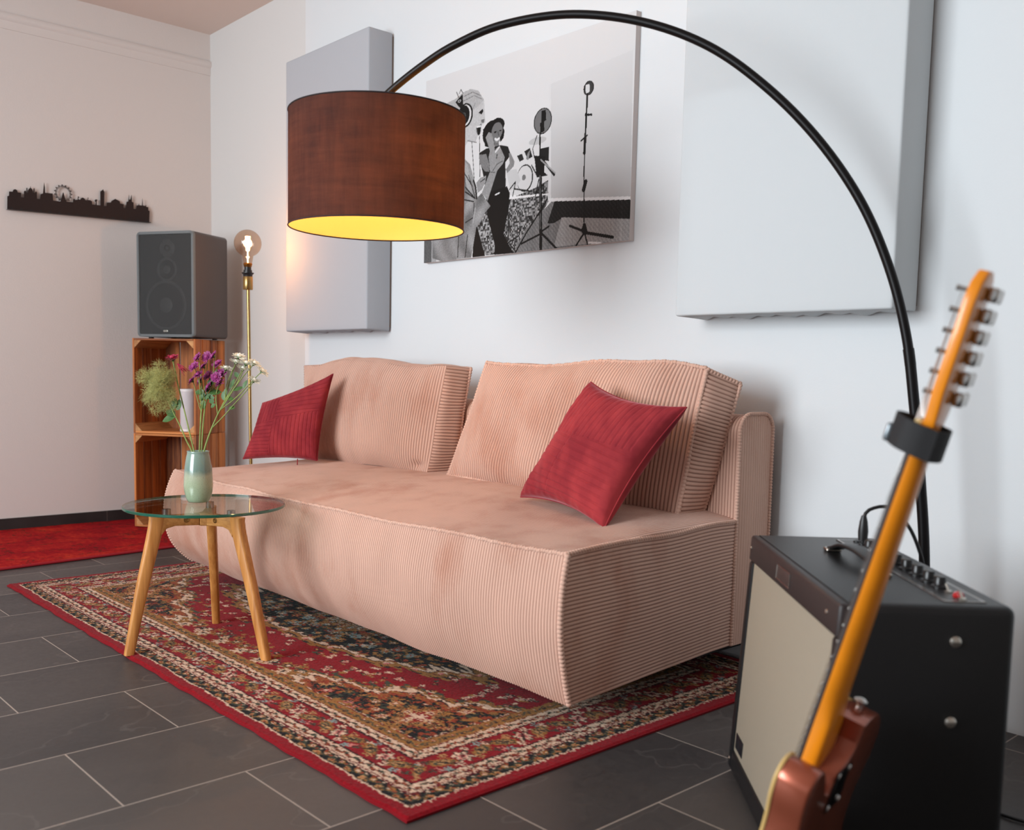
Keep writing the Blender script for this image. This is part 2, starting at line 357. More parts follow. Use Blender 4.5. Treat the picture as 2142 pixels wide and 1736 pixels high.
SKY=[(1.316,1.486),(1.318,1.545),(1.325,1.548),(1.326,1.567),(1.341,1.568),(1.344,1.577),(1.352,1.581),(1.36,1.577),(1.362,1.568),(1.377,1.568),(1.376,1.548),(1.389,1.548),(1.389,1.575),(1.394,1.581),(1.398,1.577),(1.399,1.565),(1.4,1.593),(1.404,1.594),(1.404,1.565),(1.406,1.582),(1.411,1.591),(1.416,1.595),(1.418,1.604),(1.419,1.596),(1.425,1.59),(1.428,1.581),(1.43,1.569),(1.431,1.595),(1.435,1.596),(1.435,1.569),(1.437,1.578),(1.441,1.583),(1.445,1.578),(1.445,1.55),(1.458,1.55),(1.461,1.573),(1.472,1.578),(1.475,1.605),(1.478,1.629),(1.481,1.606),(1.481,1.582),(1.514,1.583),(1.516,1.551),(1.55,1.551),(1.563,1.592),(1.573,1.553),(1.606,1.555),(1.607,1.57),(1.615,1.572),(1.615,1.567),(1.627,1.569),(1.629,1.585),(1.63,1.586),(1.636,1.581),(1.631,1.578),(1.631,1.572),(1.64,1.571),(1.641,1.576),(1.65,1.583),(1.661,1.578),(1.661,1.572),(1.673,1.572),(1.674,1.587),(1.679,1.582),(1.675,1.58),(1.676,1.574),(1.684,1.575),(1.693,1.571),(1.694,1.556),(1.71,1.556),(1.712,1.568),(1.706,1.576),(1.712,1.583),(1.72,1.581),(1.716,1.574),(1.716,1.556),(1.733,1.556),(1.734,1.623),(1.743,1.63),(1.748,1.635),(1.749,1.629),(1.753,1.624),(1.751,1.556),(1.763,1.557),(1.764,1.574),(1.784,1.577),(1.786,1.584),(1.796,1.591),(1.805,1.597),(1.814,1.593),(1.826,1.588),(1.828,1.578),(1.846,1.576),(1.845,1.558),(1.855,1.558),(1.86,1.59),(1.868,1.592),(1.872,1.626),(1.873,1.603),(1.878,1.603),(1.885,1.627),(1.886,1.593),(1.894,1.591),(1.894,1.56),(1.906,1.56),(1.909,1.578),(1.919,1.581),(1.921,1.59),(1.923,1.581),(1.936,1.581),(1.939,1.616),(1.941,1.582),(1.954,1.581),(1.956,1.589),(1.957,1.578),(1.967,1.577),(1.968,1.561),(1.974,1.56),(1.971,1.502)]
WHEEL=[1.562, 1.59, 0.0355]
FL={'PURPLE':[(-2.664,1.2,0.817),(-2.646,1.22,0.82),(-2.583,1.21,0.822),(-2.618,1.169,0.792),(-2.644,1.209,0.792),(-2.613,1.235,0.801),(-2.623,1.213,0.768),(-2.587,1.22,0.764),(-2.594,1.24,0.776),(-2.649,1.177,0.752),(-2.632,1.193,0.751),(-2.613,1.179,0.77),(-2.606,1.206,0.736),(-2.583,1.229,0.748)],'WHITE':[(-2.584,1.285,0.829),(-2.602,1.286,0.81),(-2.58,1.307,0.809),(-2.542,1.312,0.809),(-2.557,1.284,0.793),(-2.579,1.244,0.794),(-2.496,1.314,0.784),(-2.509,1.295,0.761)],'RED':(-2.705,1.144,0.814),'PLUME':(-2.701,1.107,0.735),'P_STEM':[(-2.621,1.165,0.518),(-2.626,1.165,0.552),(-2.64,1.154,0.586),(-2.655,1.143,0.626),(-2.668,1.133,0.656),(-2.684,1.121,0.697)],'R_STEM':[(-2.616,1.171,0.518),(-2.622,1.169,0.552),(-2.641,1.159,0.63),(-2.665,1.155,0.69),(-2.689,1.152,0.744),(-2.703,1.145,0.806)],'U_STEM':[(-2.609,1.179,0.519),(-2.612,1.18,0.553),(-2.616,1.185,0.621),(-2.618,1.189,0.665),(-2.616,1.197,0.706)],'U_STEM2':[(-2.616,1.186,0.518),(-2.618,1.189,0.552),(-2.626,1.197,0.62),(-2.631,1.208,0.688),(-2.624,1.22,0.719)],'W_STEM':[(-2.604,1.184,0.519),(-2.604,1.19,0.556),(-2.6,1.199,0.59),(-2.595,1.209,0.621),(-2.587,1.223,0.659),(-2.576,1.24,0.7)],'W_BR':[[(-2.576,1.24,0.7),(-2.58,1.26,0.765),(-2.561,1.274,0.822)],[(-2.576,1.24,0.7),(-2.576,1.247,0.748),(-2.564,1.268,0.806)],[(-2.581,1.231,0.676),(-2.559,1.265,0.742),(-2.545,1.289,0.803)],[(-2.578,1.237,0.693),(-2.553,1.273,0.755),(-2.53,1.306,0.804)],[(-2.576,1.24,0.7),(-2.562,1.263,0.748),(-2.55,1.281,0.788)],[(-2.587,1.223,0.659),(-2.594,1.223,0.72),(-2.582,1.246,0.788)],[(-2.583,1.229,0.673),(-2.554,1.266,0.711),(-2.518,1.314,0.775),(-2.513,1.321,0.782)],[(-2.595,1.209,0.621),(-2.575,1.236,0.656),(-2.559,1.257,0.687),(-2.537,1.287,0.729),(-2.526,1.303,0.756)]],'U_LEAF':[[(-2.616,1.196,0.699),(-2.627,1.189,0.733)],[(-2.616,1.197,0.706),(-2.627,1.185,0.705)],[(-2.614,1.199,0.702),(-2.608,1.208,0.72)],[(-2.612,1.203,0.719),(-2.602,1.224,0.791)],[(-2.616,1.196,0.699),(-2.619,1.19,0.672)],[(-2.608,1.208,0.72),(-2.585,1.234,0.725)],[(-2.605,1.211,0.72),(-2.6,1.212,0.686)],[(-2.623,1.192,0.719),(-2.634,1.179,0.724)]],'W_LEAF':[[(-2.57,1.252,0.734),(-2.564,1.262,0.762)],[(-2.562,1.259,0.728),(-2.545,1.28,0.74)],[(-2.545,1.28,0.735),(-2.54,1.288,0.759)],[(-2.572,1.246,0.707),(-2.559,1.259,0.702)],[(-2.567,1.247,0.677),(-2.556,1.26,0.682)],[(-2.579,1.238,0.7),(-2.583,1.236,0.725)],[(-2.577,1.244,0.734),(-2.578,1.239,0.707)],[(-2.556,1.271,0.765),(-2.565,1.264,0.781)],[(-2.594,1.219,0.689),(-2.602,1.209,0.679)]],'P_LEAF':[[(-2.667,1.134,0.656),(-2.686,1.115,0.668)],[(-2.666,1.134,0.653),(-2.691,1.105,0.639)],[(-2.663,1.14,0.67),(-2.663,1.144,0.701)],[(-2.675,1.128,0.67),(-2.671,1.137,0.704)]],'R_DROOP':[(-2.693,1.155,0.799),(-2.686,1.161,0.789),(-2.678,1.167,0.772)]}
# ================================================================== SETTING
XL, YB, ZC = -4.939, 2.307, 2.495
# slate floor: rows 0.3096 wide, tiles 0.52 long, half-offset joints, rows turned 0.67 degrees
t = NT('slate_tiles'); tc = t.n('TexCoord').outputs['Object']; sp = t.n('SeparateXYZ'); t.set(sp.inputs[0], tc); X, Y = sp.outputs[0], sp.outputs[1]
ca, sa = math.cos(0.01177), math.sin(0.01177)
u = t.math('DIVIDE', t.math('ADD', t.math('MULTIPLY_ADD', X, ca, t.math('MULTIPLY', Y, sa)), 1.7120+3.096), 0.3096)
row = t.math('FLOOR', u); fu = t.math('SUBTRACT', u, row)
par = t.math('MODULO', t.math('ADD', row, 100), 2.0)
yv = t.math('SUBTRACT', t.math('MULTIPLY', Y, ca), t.math('MULTIPLY', X, sa))
v = t.math('DIVIDE', t.math('SUBTRACT', t.math('ADD', yv, 5.2), t.math('MULTIPLY_ADD', par, -0.24, 0.888)), 0.52)
col_ = t.math('FLOOR', v); fv = t.math('SUBTRACT', v, col_)
du = t.math('MULTIPLY', t.math('MINIMUM', fu, t.math('SUBTRACT', 1.0, fu)), 0.3096)
dv = t.math('MULTIPLY', t.math('MINIMUM', fv, t.math('SUBTRACT', 1.0, fv)), 0.52)
d = t.math('MINIMUM', du, dv)
grout = t.math('LESS_THAN', d, 0.0015)
cb = t.n('CombineXYZ'); t.set(cb.inputs[0], row); t.set(cb.inputs[1], col_)
wn = t.n('TexWhiteNoise'); wn.noise_dimensions = '3D'; t.set(wn.inputs['Vector'], cb)
off = t.n('VectorMath', operation='MULTIPLY_ADD'); t.set(off.inputs[0], wn.outputs['Color']); off.inputs[1].default_value = (9, 9, 9); t.set(off.inputs[2], tc)
big = t.noise(2.6, 4, off.outputs[0], (1, 0.6, 1), 0.55); fine = t.noise(60, 5, off.outputs[0], None, 0.7)
terr = t.math('FRACT', t.math('MULTIPLY', big, 5.0)); edge = t.math('LESS_THAN', terr, 0.035)
cl = t.ramp(t.math('ADD', t.math('MULTIPLY', big, 0.55), t.math('ADD', t.math('MULTIPLY', fine, 0.2), t.math('MULTIPLY', wn.outputs['Value'], 0.32))), [(0.32, srgb(48, 46, 47)), (0.75, srgb(80, 75, 72))])
cl = t.mix(t.math('MULTIPLY', edge, 0.14), cl, srgb(120, 114, 110))
t.p(Base_Color=t.mix(grout, cl, srgb(158, 146, 136)), Roughness=t.math('MULTIPLY_ADD', fine, 0.25, 0.33), Specular_IOR_Level=0.45)
t.bump(t.math('ADD', t.math('MULTIPLY', fine, 0.12), t.math('ADD', t.math('MULTIPLY', t.math('FLOOR', t.math('MULTIPLY', big, 5.0)), 0.25), t.math('MULTIPLY', grout, -0.8))), 0.45, 0.0015)
M_floor = t.m
def plaster(name, c, split=None, bs=170, strength=0.35):
    t = NT(name); tc = t.n('TexCoord').outputs['Object']; base = srgb(*c)
    if split is not None:
        s = t.n('SeparateXYZ'); t.set(s.inputs[0], tc); base = t.mix(t.math('GREATER_THAN', s.outputs[0], split[0]), base, srgb(*split[1]))
    t.p(Base_Color=base, Roughness=0.75, Specular_IOR_Level=0.25)
    t.bump(t.math('ADD', t.noise(bs, 3, tc), t.math('MULTIPLY', t.noise(14, 3, tc), 0.7)), strength, 0.0012); return t.m
M_back = plaster('white_wall_paint', (214, 213, 211), (-3.977, (219, 222, 224)), 240, 0.12)
M_left = plaster('warm_grey_wall_paint', (212, 203, 198), None, 130, 0.5)
M_ceil = plaster('ceiling_paint', (222, 206, 197), None, 90, 0.12)
struct(link('floor', boxm('floor', (XL-0.1, -3.4, -0.1), (2.2, YB+0.1, 0)), M_floor, smooth=False))
struct(link('wall_back', boxm('wall_back', (XL-0.1, YB, 0), (2.2, YB+0.1, ZC+0.05)), M_back, smooth=False))
struct(link('wall_left', boxm('wall_left', (XL-0.1, -3.4, 0), (XL, YB, ZC+0.05)), M_left, smooth=False))
M_right = plaster('added_side_wall_paint', (186, 178, 172))
struct(link('added_wall_right', boxm('added_wall_right', (2.1, -3.4, 0), (2.2, YB, ZC)), M_right, smooth=False))  # unseen side wall, added to hold back world light from the right
struct(link('ceiling', boxm('ceiling', (XL-0.1, -3.4, ZC), (2.2, YB, ZC+0.1)), M_ceil, smooth=False))
# plaster ledge under the ceiling of the left wall: a wide flat fillet with a shallow round shadow line above it
led = [(XL-0.002, 2.288), (XL+0.0035, 2.289), (XL+0.004, 2.325), (XL+0.014, 2.334), (XL+0.017, 2.346), (XL+0.012, 2.358), (XL-0.002, 2.362)]
struct(add('trim_1', prism('trim', led, 'y', -3.4, YB-0.0005), M_left))
t = NT('black_skirting_tile'); tc = t.n('TexCoord').outputs['Object']; s = t.n('SeparateXYZ'); t.set(s.inputs[0], tc)
fr = t.math('FRACT', t.math('DIVIDE', t.math('ADD', s.outputs[1], 3.46), 0.52))
t.p(Base_Color=t.mix(t.math('LESS_THAN', fr, 0.004), t.ramp(t.noise(9, 4), [(0.3, srgb(32, 31, 31)), (0.7, srgb(46, 44, 43))]), srgb(95, 88, 82)), Roughness=0.5)
struct(link('baseboard_left', boxm('bb', (XL, -3.4, 0), (XL+0.009, YB, 0.059), 0.0015), t.m, smooth=False))

# ================================================================== PERSIAN RUG (pattern as a colour attribute at knot size)
def build_rug():
    L_, W_ = 2.372, 1.30; k = 0.0028
    nx, ny = int(L_/k)//2*2+1, int(W_/k)//2*2+1
    xs = np.linspace(-L_/2, L_/2, nx); ys = np.linspace(-W_/2, W_/2, ny)
    hx, hy = nx//2+1, ny//2+1                      # one quadrant, mirrored afterwards as such rugs are
    X_, Y_ = np.meshgrid(xs[:hx], ys[:hy], indexing='ij')
    ax, ay = (X_+L_/2)/1.17, Y_+W_/2; a = np.minimum(ax, ay); s = np.where(ax < ay, ay, X_+L_/2)
    C_ = dict(red=(140, 6, 22), dred=(104, 10, 22), black=(22, 18, 18), cream=(224, 192, 166), gold=(158, 108, 54), rust=(150, 62, 34), pink=(214, 130, 120), green=(66, 70, 54), blue=(138, 156, 152), tan=(190, 142, 92), dk=(52, 34, 28))
    C_ = {n: np.array(srgb(*c)[:3]) for n, c in C_.items()}
    img = np.zeros((hx, hy, 3)); img[:] = C_['red']
    g = np.random.default_rng(3)
    jit = g.normal(size=(hx, hy)); 
    def sm(z, n=1):
        for _ in range(n):
            z = (z+np.roll(z, 1, 0)+np.roll(z, -1, 0)+np.roll(z, 1, 1)+np.roll(z, -1, 1))/5
        return z
    j1 = sm(jit, 1); j1 /= j1.std(); j3 = sm(g.normal(size=(hx, hy)), 4); j3 /= j3.std(); j8 = sm(g.normal(size=(hx, hy)), 14); j8 /= j8.std()
    def put(mask, c): img[mask] = C_[c]
    aw = a+0.0012*j1
    field = a > 0.234
    put((a > 0.030) & (a < 0.064), 'black'); put((a > 0.064) & (a < 0.096), 'cream'); put((a > 0.096) & (a < 0.172), 'dred'); put((a > 0.172) & (a < 0.202), 'cream'); put((a > 0.202) & (a < 0.234), 'gold')
    put((a > 0.100) & (a < 0.168), 'red')
    put(field, 'black')
    def rosette(cx, cy, r, petals, cols, X=X_, Y=Y_, lim=None, rot=0.0, el=1.0):
        dx, dy = (X-cx), (Y-cy)*el; R2 = np.hypot(dx, dy); th = np.arctan2(dy, dx)+rot; rr = R2/(r*(0.78+0.22*np.cos(petals*th)))+0.10*j1
        m0 = np.ones_like(R2, bool) if lim is None else lim
        for q, c in zip(np.linspace(1.0, 0.28, len(cols)), cols): put((rr < q) & m0, c)
    def band(a0, a1, pitch, fn):
        """fn(local s in [-pitch/2, pitch/2], local t in [-1, 1], mask, index)"""
        sel = (a >= a0) & (a < a1); tt = (a-(a0+a1)/2)/((a1-a0)/2); n = np.floor(s/pitch); ls = s-(n+0.5)*pitch; fn(ls, tt, sel, n)
    def ell(ls, tt, w, cx, ct, rx, rt): return (((ls-cx)/rx)**2+((tt-ct)/rt)**2 < w+0.12*j1)
    # outer black flower band
    def f1(ls, tt, sel, n):
        z = np.abs(tt-0.35*np.sin(ls*120)) < 0.16; put(sel & z, 'green')
        for cx, ct, r1, r2, c in ((-.018, .35, .009, .50, 'gold'), (.006, -.35, .007, .42, 'tan'), (.022, .3, .007, .45, 'green'), (-.018, .35, .005, .26, 'cream'), (.006, -.35, .004, .24, 'rust'), (-.008, -.5, .004, .25, 'gold'), (.014, .65, .003, .2, 'cream'), (.022, .3, .004, .25, 'rust'), (-.006, .75, .004, .25, 'rust'), (-.018, .35, .003, .15, 'red')): put(sel & ell(ls, tt, 1, cx, ct, r1, r2), c)
    band(0.032, 0.063, 0.056, f1)
    put((aw > 0.0285) & (aw < 0.0325), 'cream'); put(np.abs(aw-0.0655) < 0.0014, 'dred')
    # cream guards with a dark vine
    for a0, a1 in ((0.071, 0.093), (0.176, 0.198)):
        def f2(ls, tt, sel, n):
            z = np.abs(tt-0.45*np.sin(ls*2*PI/0.042)) < 0.30; put(sel & z, 'dk')
            put(sel & ell(ls, tt, 1, -.0105, -.3, .0065, .5), 'dred'); put(sel & ell(ls, tt, 1, .0105, .3, .0060, .5), 'green'); put(sel & ell(ls, tt, 1, -.0105, -.3, .0025, .2), 'gold')
            put(sel & (j1 > 1.15), 'rust')
        band(a0, a1, 0.042, f2)
    for q in (0.0965, 0.1725): put(np.abs(aw-q) < 0.0016, 'black')
    for q in (0.0695, 0.2022): put(np.abs(aw-q) < 0.0013, 'dred')
    # main red border: paisleys, rosettes, curling leaves
    def f3(ls, tt, sel, n):
        T_ = tt*0.036
        for sx in (-1, 1):
            cx = sx*0.052; e = ((ls-cx)*0.8+T_*0.55*sx); f = (T_*0.9-(ls-cx)*0.45*sx); q = np.hypot(e/0.030, f/0.016)+0.10*j1
            put(sel & (q < 1.0), 'gold'); put(sel & (q < 0.72), 'green'); put(sel & (q < 0.52), 'tan'); put(sel & (q < 0.3), 'dk')
        q = np.hypot(ls/0.02, T_/0.02)*(1+0.22*np.cos(6*np.arctan2(T_, ls)))+0.1*j1
        put(sel & (q < 1.0), 'green'); put(sel & (q < 0.8), 'cream'); put(sel & (q < 0.55), 'pink'); put(sel & (q < 0.3), 'dred')
        q = np.abs(T_-0.02*np.sin(ls*2*PI/0.105)); put(sel & (q < 0.0022), 'dk')
        for cx, ct, c in ((.028, .024, 'cream'), (-.028, -.024, 'cream'), (.03, -.02, 'tan'), (-.03, .02, 'tan'), (.083, .02, 'cream'), (-.083, -.02, 'pink'), (.083, -.016, 'green'), (-.083, .016, 'green'), (.065, .028, 'blue'), (-.065, -.028, 'blue')):
            q = np.hypot((ls-cx)/0.0095, (T_-ct)/0.0075)*(1+0.35*np.cos(5*np.arctan2(T_-ct, ls-cx)))+0.15*j1; put(sel & (q < 0.95), c); put(sel & (q < 0.4), 'dred')
    band(0.099, 0.170, 0.172, f3)
    # gold guard
    def f4(ls, tt, sel, n):
        z = np.abs(tt-0.4*np.sin(ls*2*PI/0.05)) < 0.17; put(sel & z, 'green'); put(sel & ell(ls, tt, 1, .012, -.25, .006, .35), 'dk'); put(sel & ell(ls, tt, 1, -.012, .25, .005, .3), 'rust'); put(sel & ell(ls, tt, 1, -.012, .25, .002, .12), 'cream')
    band(0.206, 0.231, 0.050, f4)
    put(np.abs(aw-0.2345) < 0.0013, 'dred'); put(np.abs(aw-0.2375) < 0.0014, 'cream')
    # ---- field: corner pieces (black with gold flowers), red ground, centre medallion
    fx, fy = X_+L_/2-0.239*1.17, Y_+W_/2-0.239; FL, FW = L_/2-0.28, W_/2-0.239
    th = np.arctan2(fy/FW, fx/FL)
    r = np.hypot(fx/FL, fy/FW)
    # corner boundary: a swag with lobes that runs from the long side to the short side
    bd = 0.60+0.10*np.abs(np.sin(th*5.0))-0.16*np.sin(2*th)+0.035*np.abs(np.sin(th*17))+0.012*j3
    cor = field & (r < bd)
    base = field & ~cor; put(base, 'red')
    # scattered sprays on the red ground
    g2 = np.random.default_rng(11)
    for _ in range(120):
        cx, cy = g2.uniform(-L_/2+0.3, 0.02), g2.uniform(-W_/2+0.25, 0.02)
        for q in range(3): rosette(cx+g2.normal()*0.022, cy+g2.normal()*0.015, g2.uniform(0.007, 0.012), 5, [g2.choice(['green', 'gold', 'cream', 'dk']), g2.choice(['cream', 'pink', 'tan'])], lim=base, rot=g2.uniform(0, 6))
    for _ in range(60):
        cx, cy = g2.uniform(-L_/2+0.3, 0.02), g2.uniform(-W_/2+0.25, 0.02); rosette(cx, cy, g2.uniform(0.012, 0.017), 6, ['dk', 'cream', 'pink', 'dred'], lim=base, rot=g2.uniform(0, 6))
    # corner ornament
    put(cor & (j3+0.4*j1 > 0.75), 'rust'); put(cor & (j8+0.3*j1 > 0.9), 'gold'); put(cor & (j3+0.4*j1 < -1.15), 'green')
    for _ in range(90):
        cx, cy = g2.uniform(-L_/2+0.28, -0.2), g2.uniform(-W_/2+0.23, 0.0); rosette(cx, cy, g2.uniform(0.011, 0.022), int(g2.integers(5, 9)), [g2.choice(['gold', 'rust', 'tan']), g2.choice(['cream', 'pink', 'tan']), g2.choice(['dred', 'rust']), 'cream'], lim=cor & (r < bd-0.07), rot=g2.uniform(0, 6))
    for cx, cy in ((0.115, 0.085),):
        rosette(-L_/2+0.28+cx, -W_/2+0.239+cy, 0.085, 4, ['gold', 'black', 'tan', 'rust', 'red', 'red', 'cream'], lim=cor, rot=0)
        for q in range(4): rosette(-L_/2+0.28+cx+0.04*math.cos(q*PI/2), -W_/2+0.239+cy+0.034*math.sin(q*PI/2), 0.016, 5, ['tan', 'cream', 'dred'], lim=cor)
    e = bd-r
    put(field & (e > 0.0) & (e < 0.026), 'gold'); put(field & (e > 0.022) & (e < 0.030), 'dk'); put(field & (e > 0.030) & (e < 0.062+0.012*np.sin(th*40)), 'cream')
    put(field & (e > 0.062+0.010*np.sin(th*40)) & (e < 0.072), 'dk'); put(field & (e > 0.072) & (e < 0.112+0.02*np.sin(th*31)), 'rust'); put(field & (e > 0.086) & (e < 0.098), 'gold')
    put(field & (e > -0.016+0.02*np.sin(th*52)) & (e <= 0.0), 'green')
    # medallion
    mx, my = X_/0.70, Y_/0.205; mr = np.hypot(mx, my); mt = np.arctan2(my, mx); mb = 0.90+0.085*np.abs(np.sin(mt*8))+0.008*j3
    med = mr < mb; put(med, 'black'); e = mb-mr
    put(med & (j3+0.4*j1 > 1.0), 'green'); put(med & (j8+0.4*j1 > 1.5), 'gold'); put(med & (j8 < -1.2), 'rust')
    for _ in range(70):
        q, R0 = g2.uniform(-PI, -PI/2), g2.uniform(0.05, 0.66); rosette(0.70*R0*math.cos(q), 0.205*R0*math.sin(q), g2.uniform(0.010, 0.022), int(g2.integers(5, 9)), [g2.choice(['gold', 'rust', 'green', 'blue']), g2.choice(['gold', 'cream', 'tan', 'blue']), g2.choice(['dred', 'rust'])], lim=mr < 0.78, rot=g2.uniform(0, 6))
    put(med & (e < 0.05), 'gold'); put(med & (e > 0.045) & (e < 0.06), 'dk'); put(med & (e > 0.06) & (e < 0.12+0.03*np.sin(mt*48)), 'cream'); put(med & (e > 0.12+0.03*np.sin(mt*48)) & (e < 0.15), 'dk')
    mb2 = field & ~cor
    for sx_ in (-0.30, -0.17, -0.06):               # sprays growing from the middle of the long sides
        for dx_, dy_, rr_, cc_ in ((0, 0.018, 0.034, ['gold', 'cream', 'cream', 'dk']), (0.035, 0.05, 0.026, ['gold', 'dk', 'cream']), (-0.03, 0.045, 0.024, ['green', 'cream', 'gold']), (0.0, 0.075, 0.018, ['gold', 'dk'])): rosette(sx_+dx_, -W_/2+0.239+dy_, rr_, 7, cc_, lim=mb2, rot=sx_*30)
    for i in range(9):                              # volutes hooked onto the scallops
        q = -PI+PI/16*(i+0.5)*1.0; R0 = 0.93; cx, cy = 0.70*R0*math.cos(q), 0.205*R0*math.sin(q); dx, dy = X_-cx, Y_-cy; R2 = np.hypot(dx, dy); sp_ = (R2/0.024-((np.arctan2(dy, dx)+q)/(2*PI)) % 1.0*1.0+0.05*j1)
        put((R2 < 0.044) & (np.abs(sp_-0.1) < 0.20), 'gold'); put((R2 < 0.040) & (np.abs(sp_+0.28) < 0.16), 'cream'); put((R2 < 0.040) & (np.abs(sp_-0.34) < 0.07), 'dred'); put((R2 < 0.008), 'pink')
    put((e < 0.0) & (e > -0.05+0.03*np.sin(mt*44)) & field & ~cor, 'gold'); put((e < -0.02) & (e > -0.04+0.02*np.sin(mt*60)) & field & ~cor, 'dk')
    full = np.concatenate([img, img[:-1][::-1]], 0); full = np.concatenate([full, full[:, :-1][:, ::-1]], 1)
    nz = np.random.default_rng(5).normal(size=full.shape[:2]); full *= np.clip(1+0.10*nz, 0.6, 1.4)[..., None]
    # some knots stray one place sideways
    gx = np.random.default_rng(6).integers(-1, 2, size=full.shape[:2]); ii, jj = np.meshgrid(np.arange(nx), np.arange(ny), indexing='ij'); full = full[np.clip(ii+gx, 0, nx-1), jj]
    XX, YY = np.meshgrid(xs, ys, indexing='ij'); Z = 0.0080+0.0005*np.random.default_rng(8).normal(size=XX.shape)+0.0012*np.sin(XX*5.0+1)*np.sin(YY*7)
    ed = np.minimum(np.minimum(XX+L_/2, L_/2-XX), np.minimum(YY+W_/2, W_/2-YY)); Z = np.where(ed < 0.004, 0.005, Z)
    wav = 0.0016*np.sin(XX*23)+0.0012*np.sin(XX*61+2)
    YY = YY+np.where(YY < 0, wav, 0)*(ed < 0.05)
    P = np.stack([XX, YY, Z], -1)
    me = gridmesh('persian_rug', P); at = me.color_attributes.new('knots', 'FLOAT_COLOR', 'POINT'); at.data.foreach_set('color', np.concatenate([full.reshape(-1, 3), np.ones((nx*ny, 1))], 1).reshape(-1).astype(np.float32))
    bd_ = []
    ring = [(i, 0) for i in range(nx)]+[(nx-1, j) for j in range(ny)]+[(i, ny-1) for i in range(nx-1, -1, -1)]+[(0, j) for j in range(ny-1, -1, -1)]
    v = [tuple(P[i, j]) for i, j in ring]+[(P[i, j][0], P[i, j][1], 0.0006) for i, j in ring]; n = len(ring)
    sk = pydata('skirt', v, [(i, (i+1) % n, n+(i+1) % n, n+i) for i in range(n)]+[tuple(range(2*n-1, n-1, -1))])
    a2 = sk.color_attributes.new('knots', 'FLOAT_COLOR', 'POINT'); a2.data.foreach_set('color', np.tile(np.array(srgb(135, 10, 24), np.float32), 2*n))
    return joinm('persian_rug', [me, sk]), L_, W_
me, L_, W_ = build_rug()
t = NT('rug_pile'); at = t.n('Attribute'); at.attribute_name = 'knots'
hs = t.n('HueSaturation'); hs.inputs['Saturation'].default_value = 1.0; hs.inputs['Value'].default_value = 0.82; t.set(hs.inputs['Color'], at.outputs['Color'])
t.p(Base_Color=hs.outputs[0], Roughness=0.95, Specular_IOR_Level=0.1, Sheen_Weight=0.05); t.bump(t.noise(420, 2), 0.5, 0.002)
rug = link('persian_rug', me, t.m, smooth=False)
rug.location = (-3.709+L_/2*math.cos(0.0085)-W_/2*math.sin(0.0085), 0.960+L_/2*math.sin(0.0085)+W_/2*math.cos(0.0085), 0); rug.rotation_euler = (0, 0, 0.0085)
tag(rug, 'large red patterned oriental rug with black and gold borders under the pink sofa', 'rug')

# ---- faded red runner along the left wall
t = NT('faded_red_pile'); tc = t.n('TexCoord').outputs['Object']
n1 = t.noise(4.2, 5, tc, None, 0.6); n2 = t.noise(34, 5, tc, (1, 1.6, 1), 0.7); vo = t.n('TexVoronoi', feature='DISTANCE_TO_EDGE'); vo.inputs['Scale'].default_value = 5.5; mpv = t.n('Mapping'); t.set(mpv.inputs[0], tc); mpv.inputs[3].default_value = (1, 0.55, 1); t.set(vo.inputs['Vector'], mpv.outputs[0])
c1 = t.ramp(t.math('ADD', t.math('MULTIPLY', n1, 0.55), t.math('MULTIPLY', n2, 0.45)), [(0.38, srgb(128, 12, 24)), (0.5, srgb(158, 20, 26)), (0.62, srgb(188, 52, 34))])
vein = t.math('MULTIPLY', t.math('LESS_THAN', vo.outputs[0], 0.045), t.math('GREATER_THAN', n2, 0.53))
dark = t.math('MULTIPLY', t.math('GREATER_THAN', t.noise(3.3, 2, tc), 0.60), t.math('GREATER_THAN', n2, 0.54))
c1 = t.mix(t.math('MULTIPLY', t.math('MAXIMUM', vein, dark), 0.75), c1, srgb(70, 28, 24))
t.p(Base_Color=c1, Roughness=0.95, Specular_IOR_Level=0.1); t.bump(t.noise(300, 2, tc), 0.5, 0.002)
rt = thing('red_runner_rug', 'faded red runner rug along the left wall under the wooden crates', 'rug', (-4.43, 0.55, 0), rotz=0.0)
# its room-side edge runs from (-4.00, 1.01) to (-4.08, 1.68)
def rx(y): return -4.003-0.1118*(y-1.011)
yy = np.linspace(-1.1, 2.19, 60); xx = np.linspace(0, 1, 30)
G = np.array([[(XL+0.012+(rx(y)-XL-0.012)*x, y, 0.0078+0.0006*math.sin(9*y+5*x)) for x in xx] for y in yy])
n = len(yy); 
top_ = gridmesh('runner', G); 
ring = [tuple(G[i, 0]) for i in range(n)]+[tuple(G[n-1, j]) for j in range(1, 30)]+[tuple(G[i, 29]) for i in range(n-2, -1, -1)]+[tuple(G[0, j]) for j in range(28, 0, -1)]
v = ring+[(p[0], p[1], 0.0005) for p in ring]; k = len(ring)
sk = pydata('sk', v, [(i, (i+1) % k, k+(i+1) % k, k+i) for i in range(k)])
link('pile', joinm('pile', [top_, sk]), t.m, rt, smooth=False)
M_bind = plain('dark_red_binding', (150, 14, 28), 0.9, bs=300, bstr=0.4)
link('binding', tubem('binding', [(rx(y)+0.001, y, 0.0062) for y in yy], 0.0058, 10), M_bind, rt)
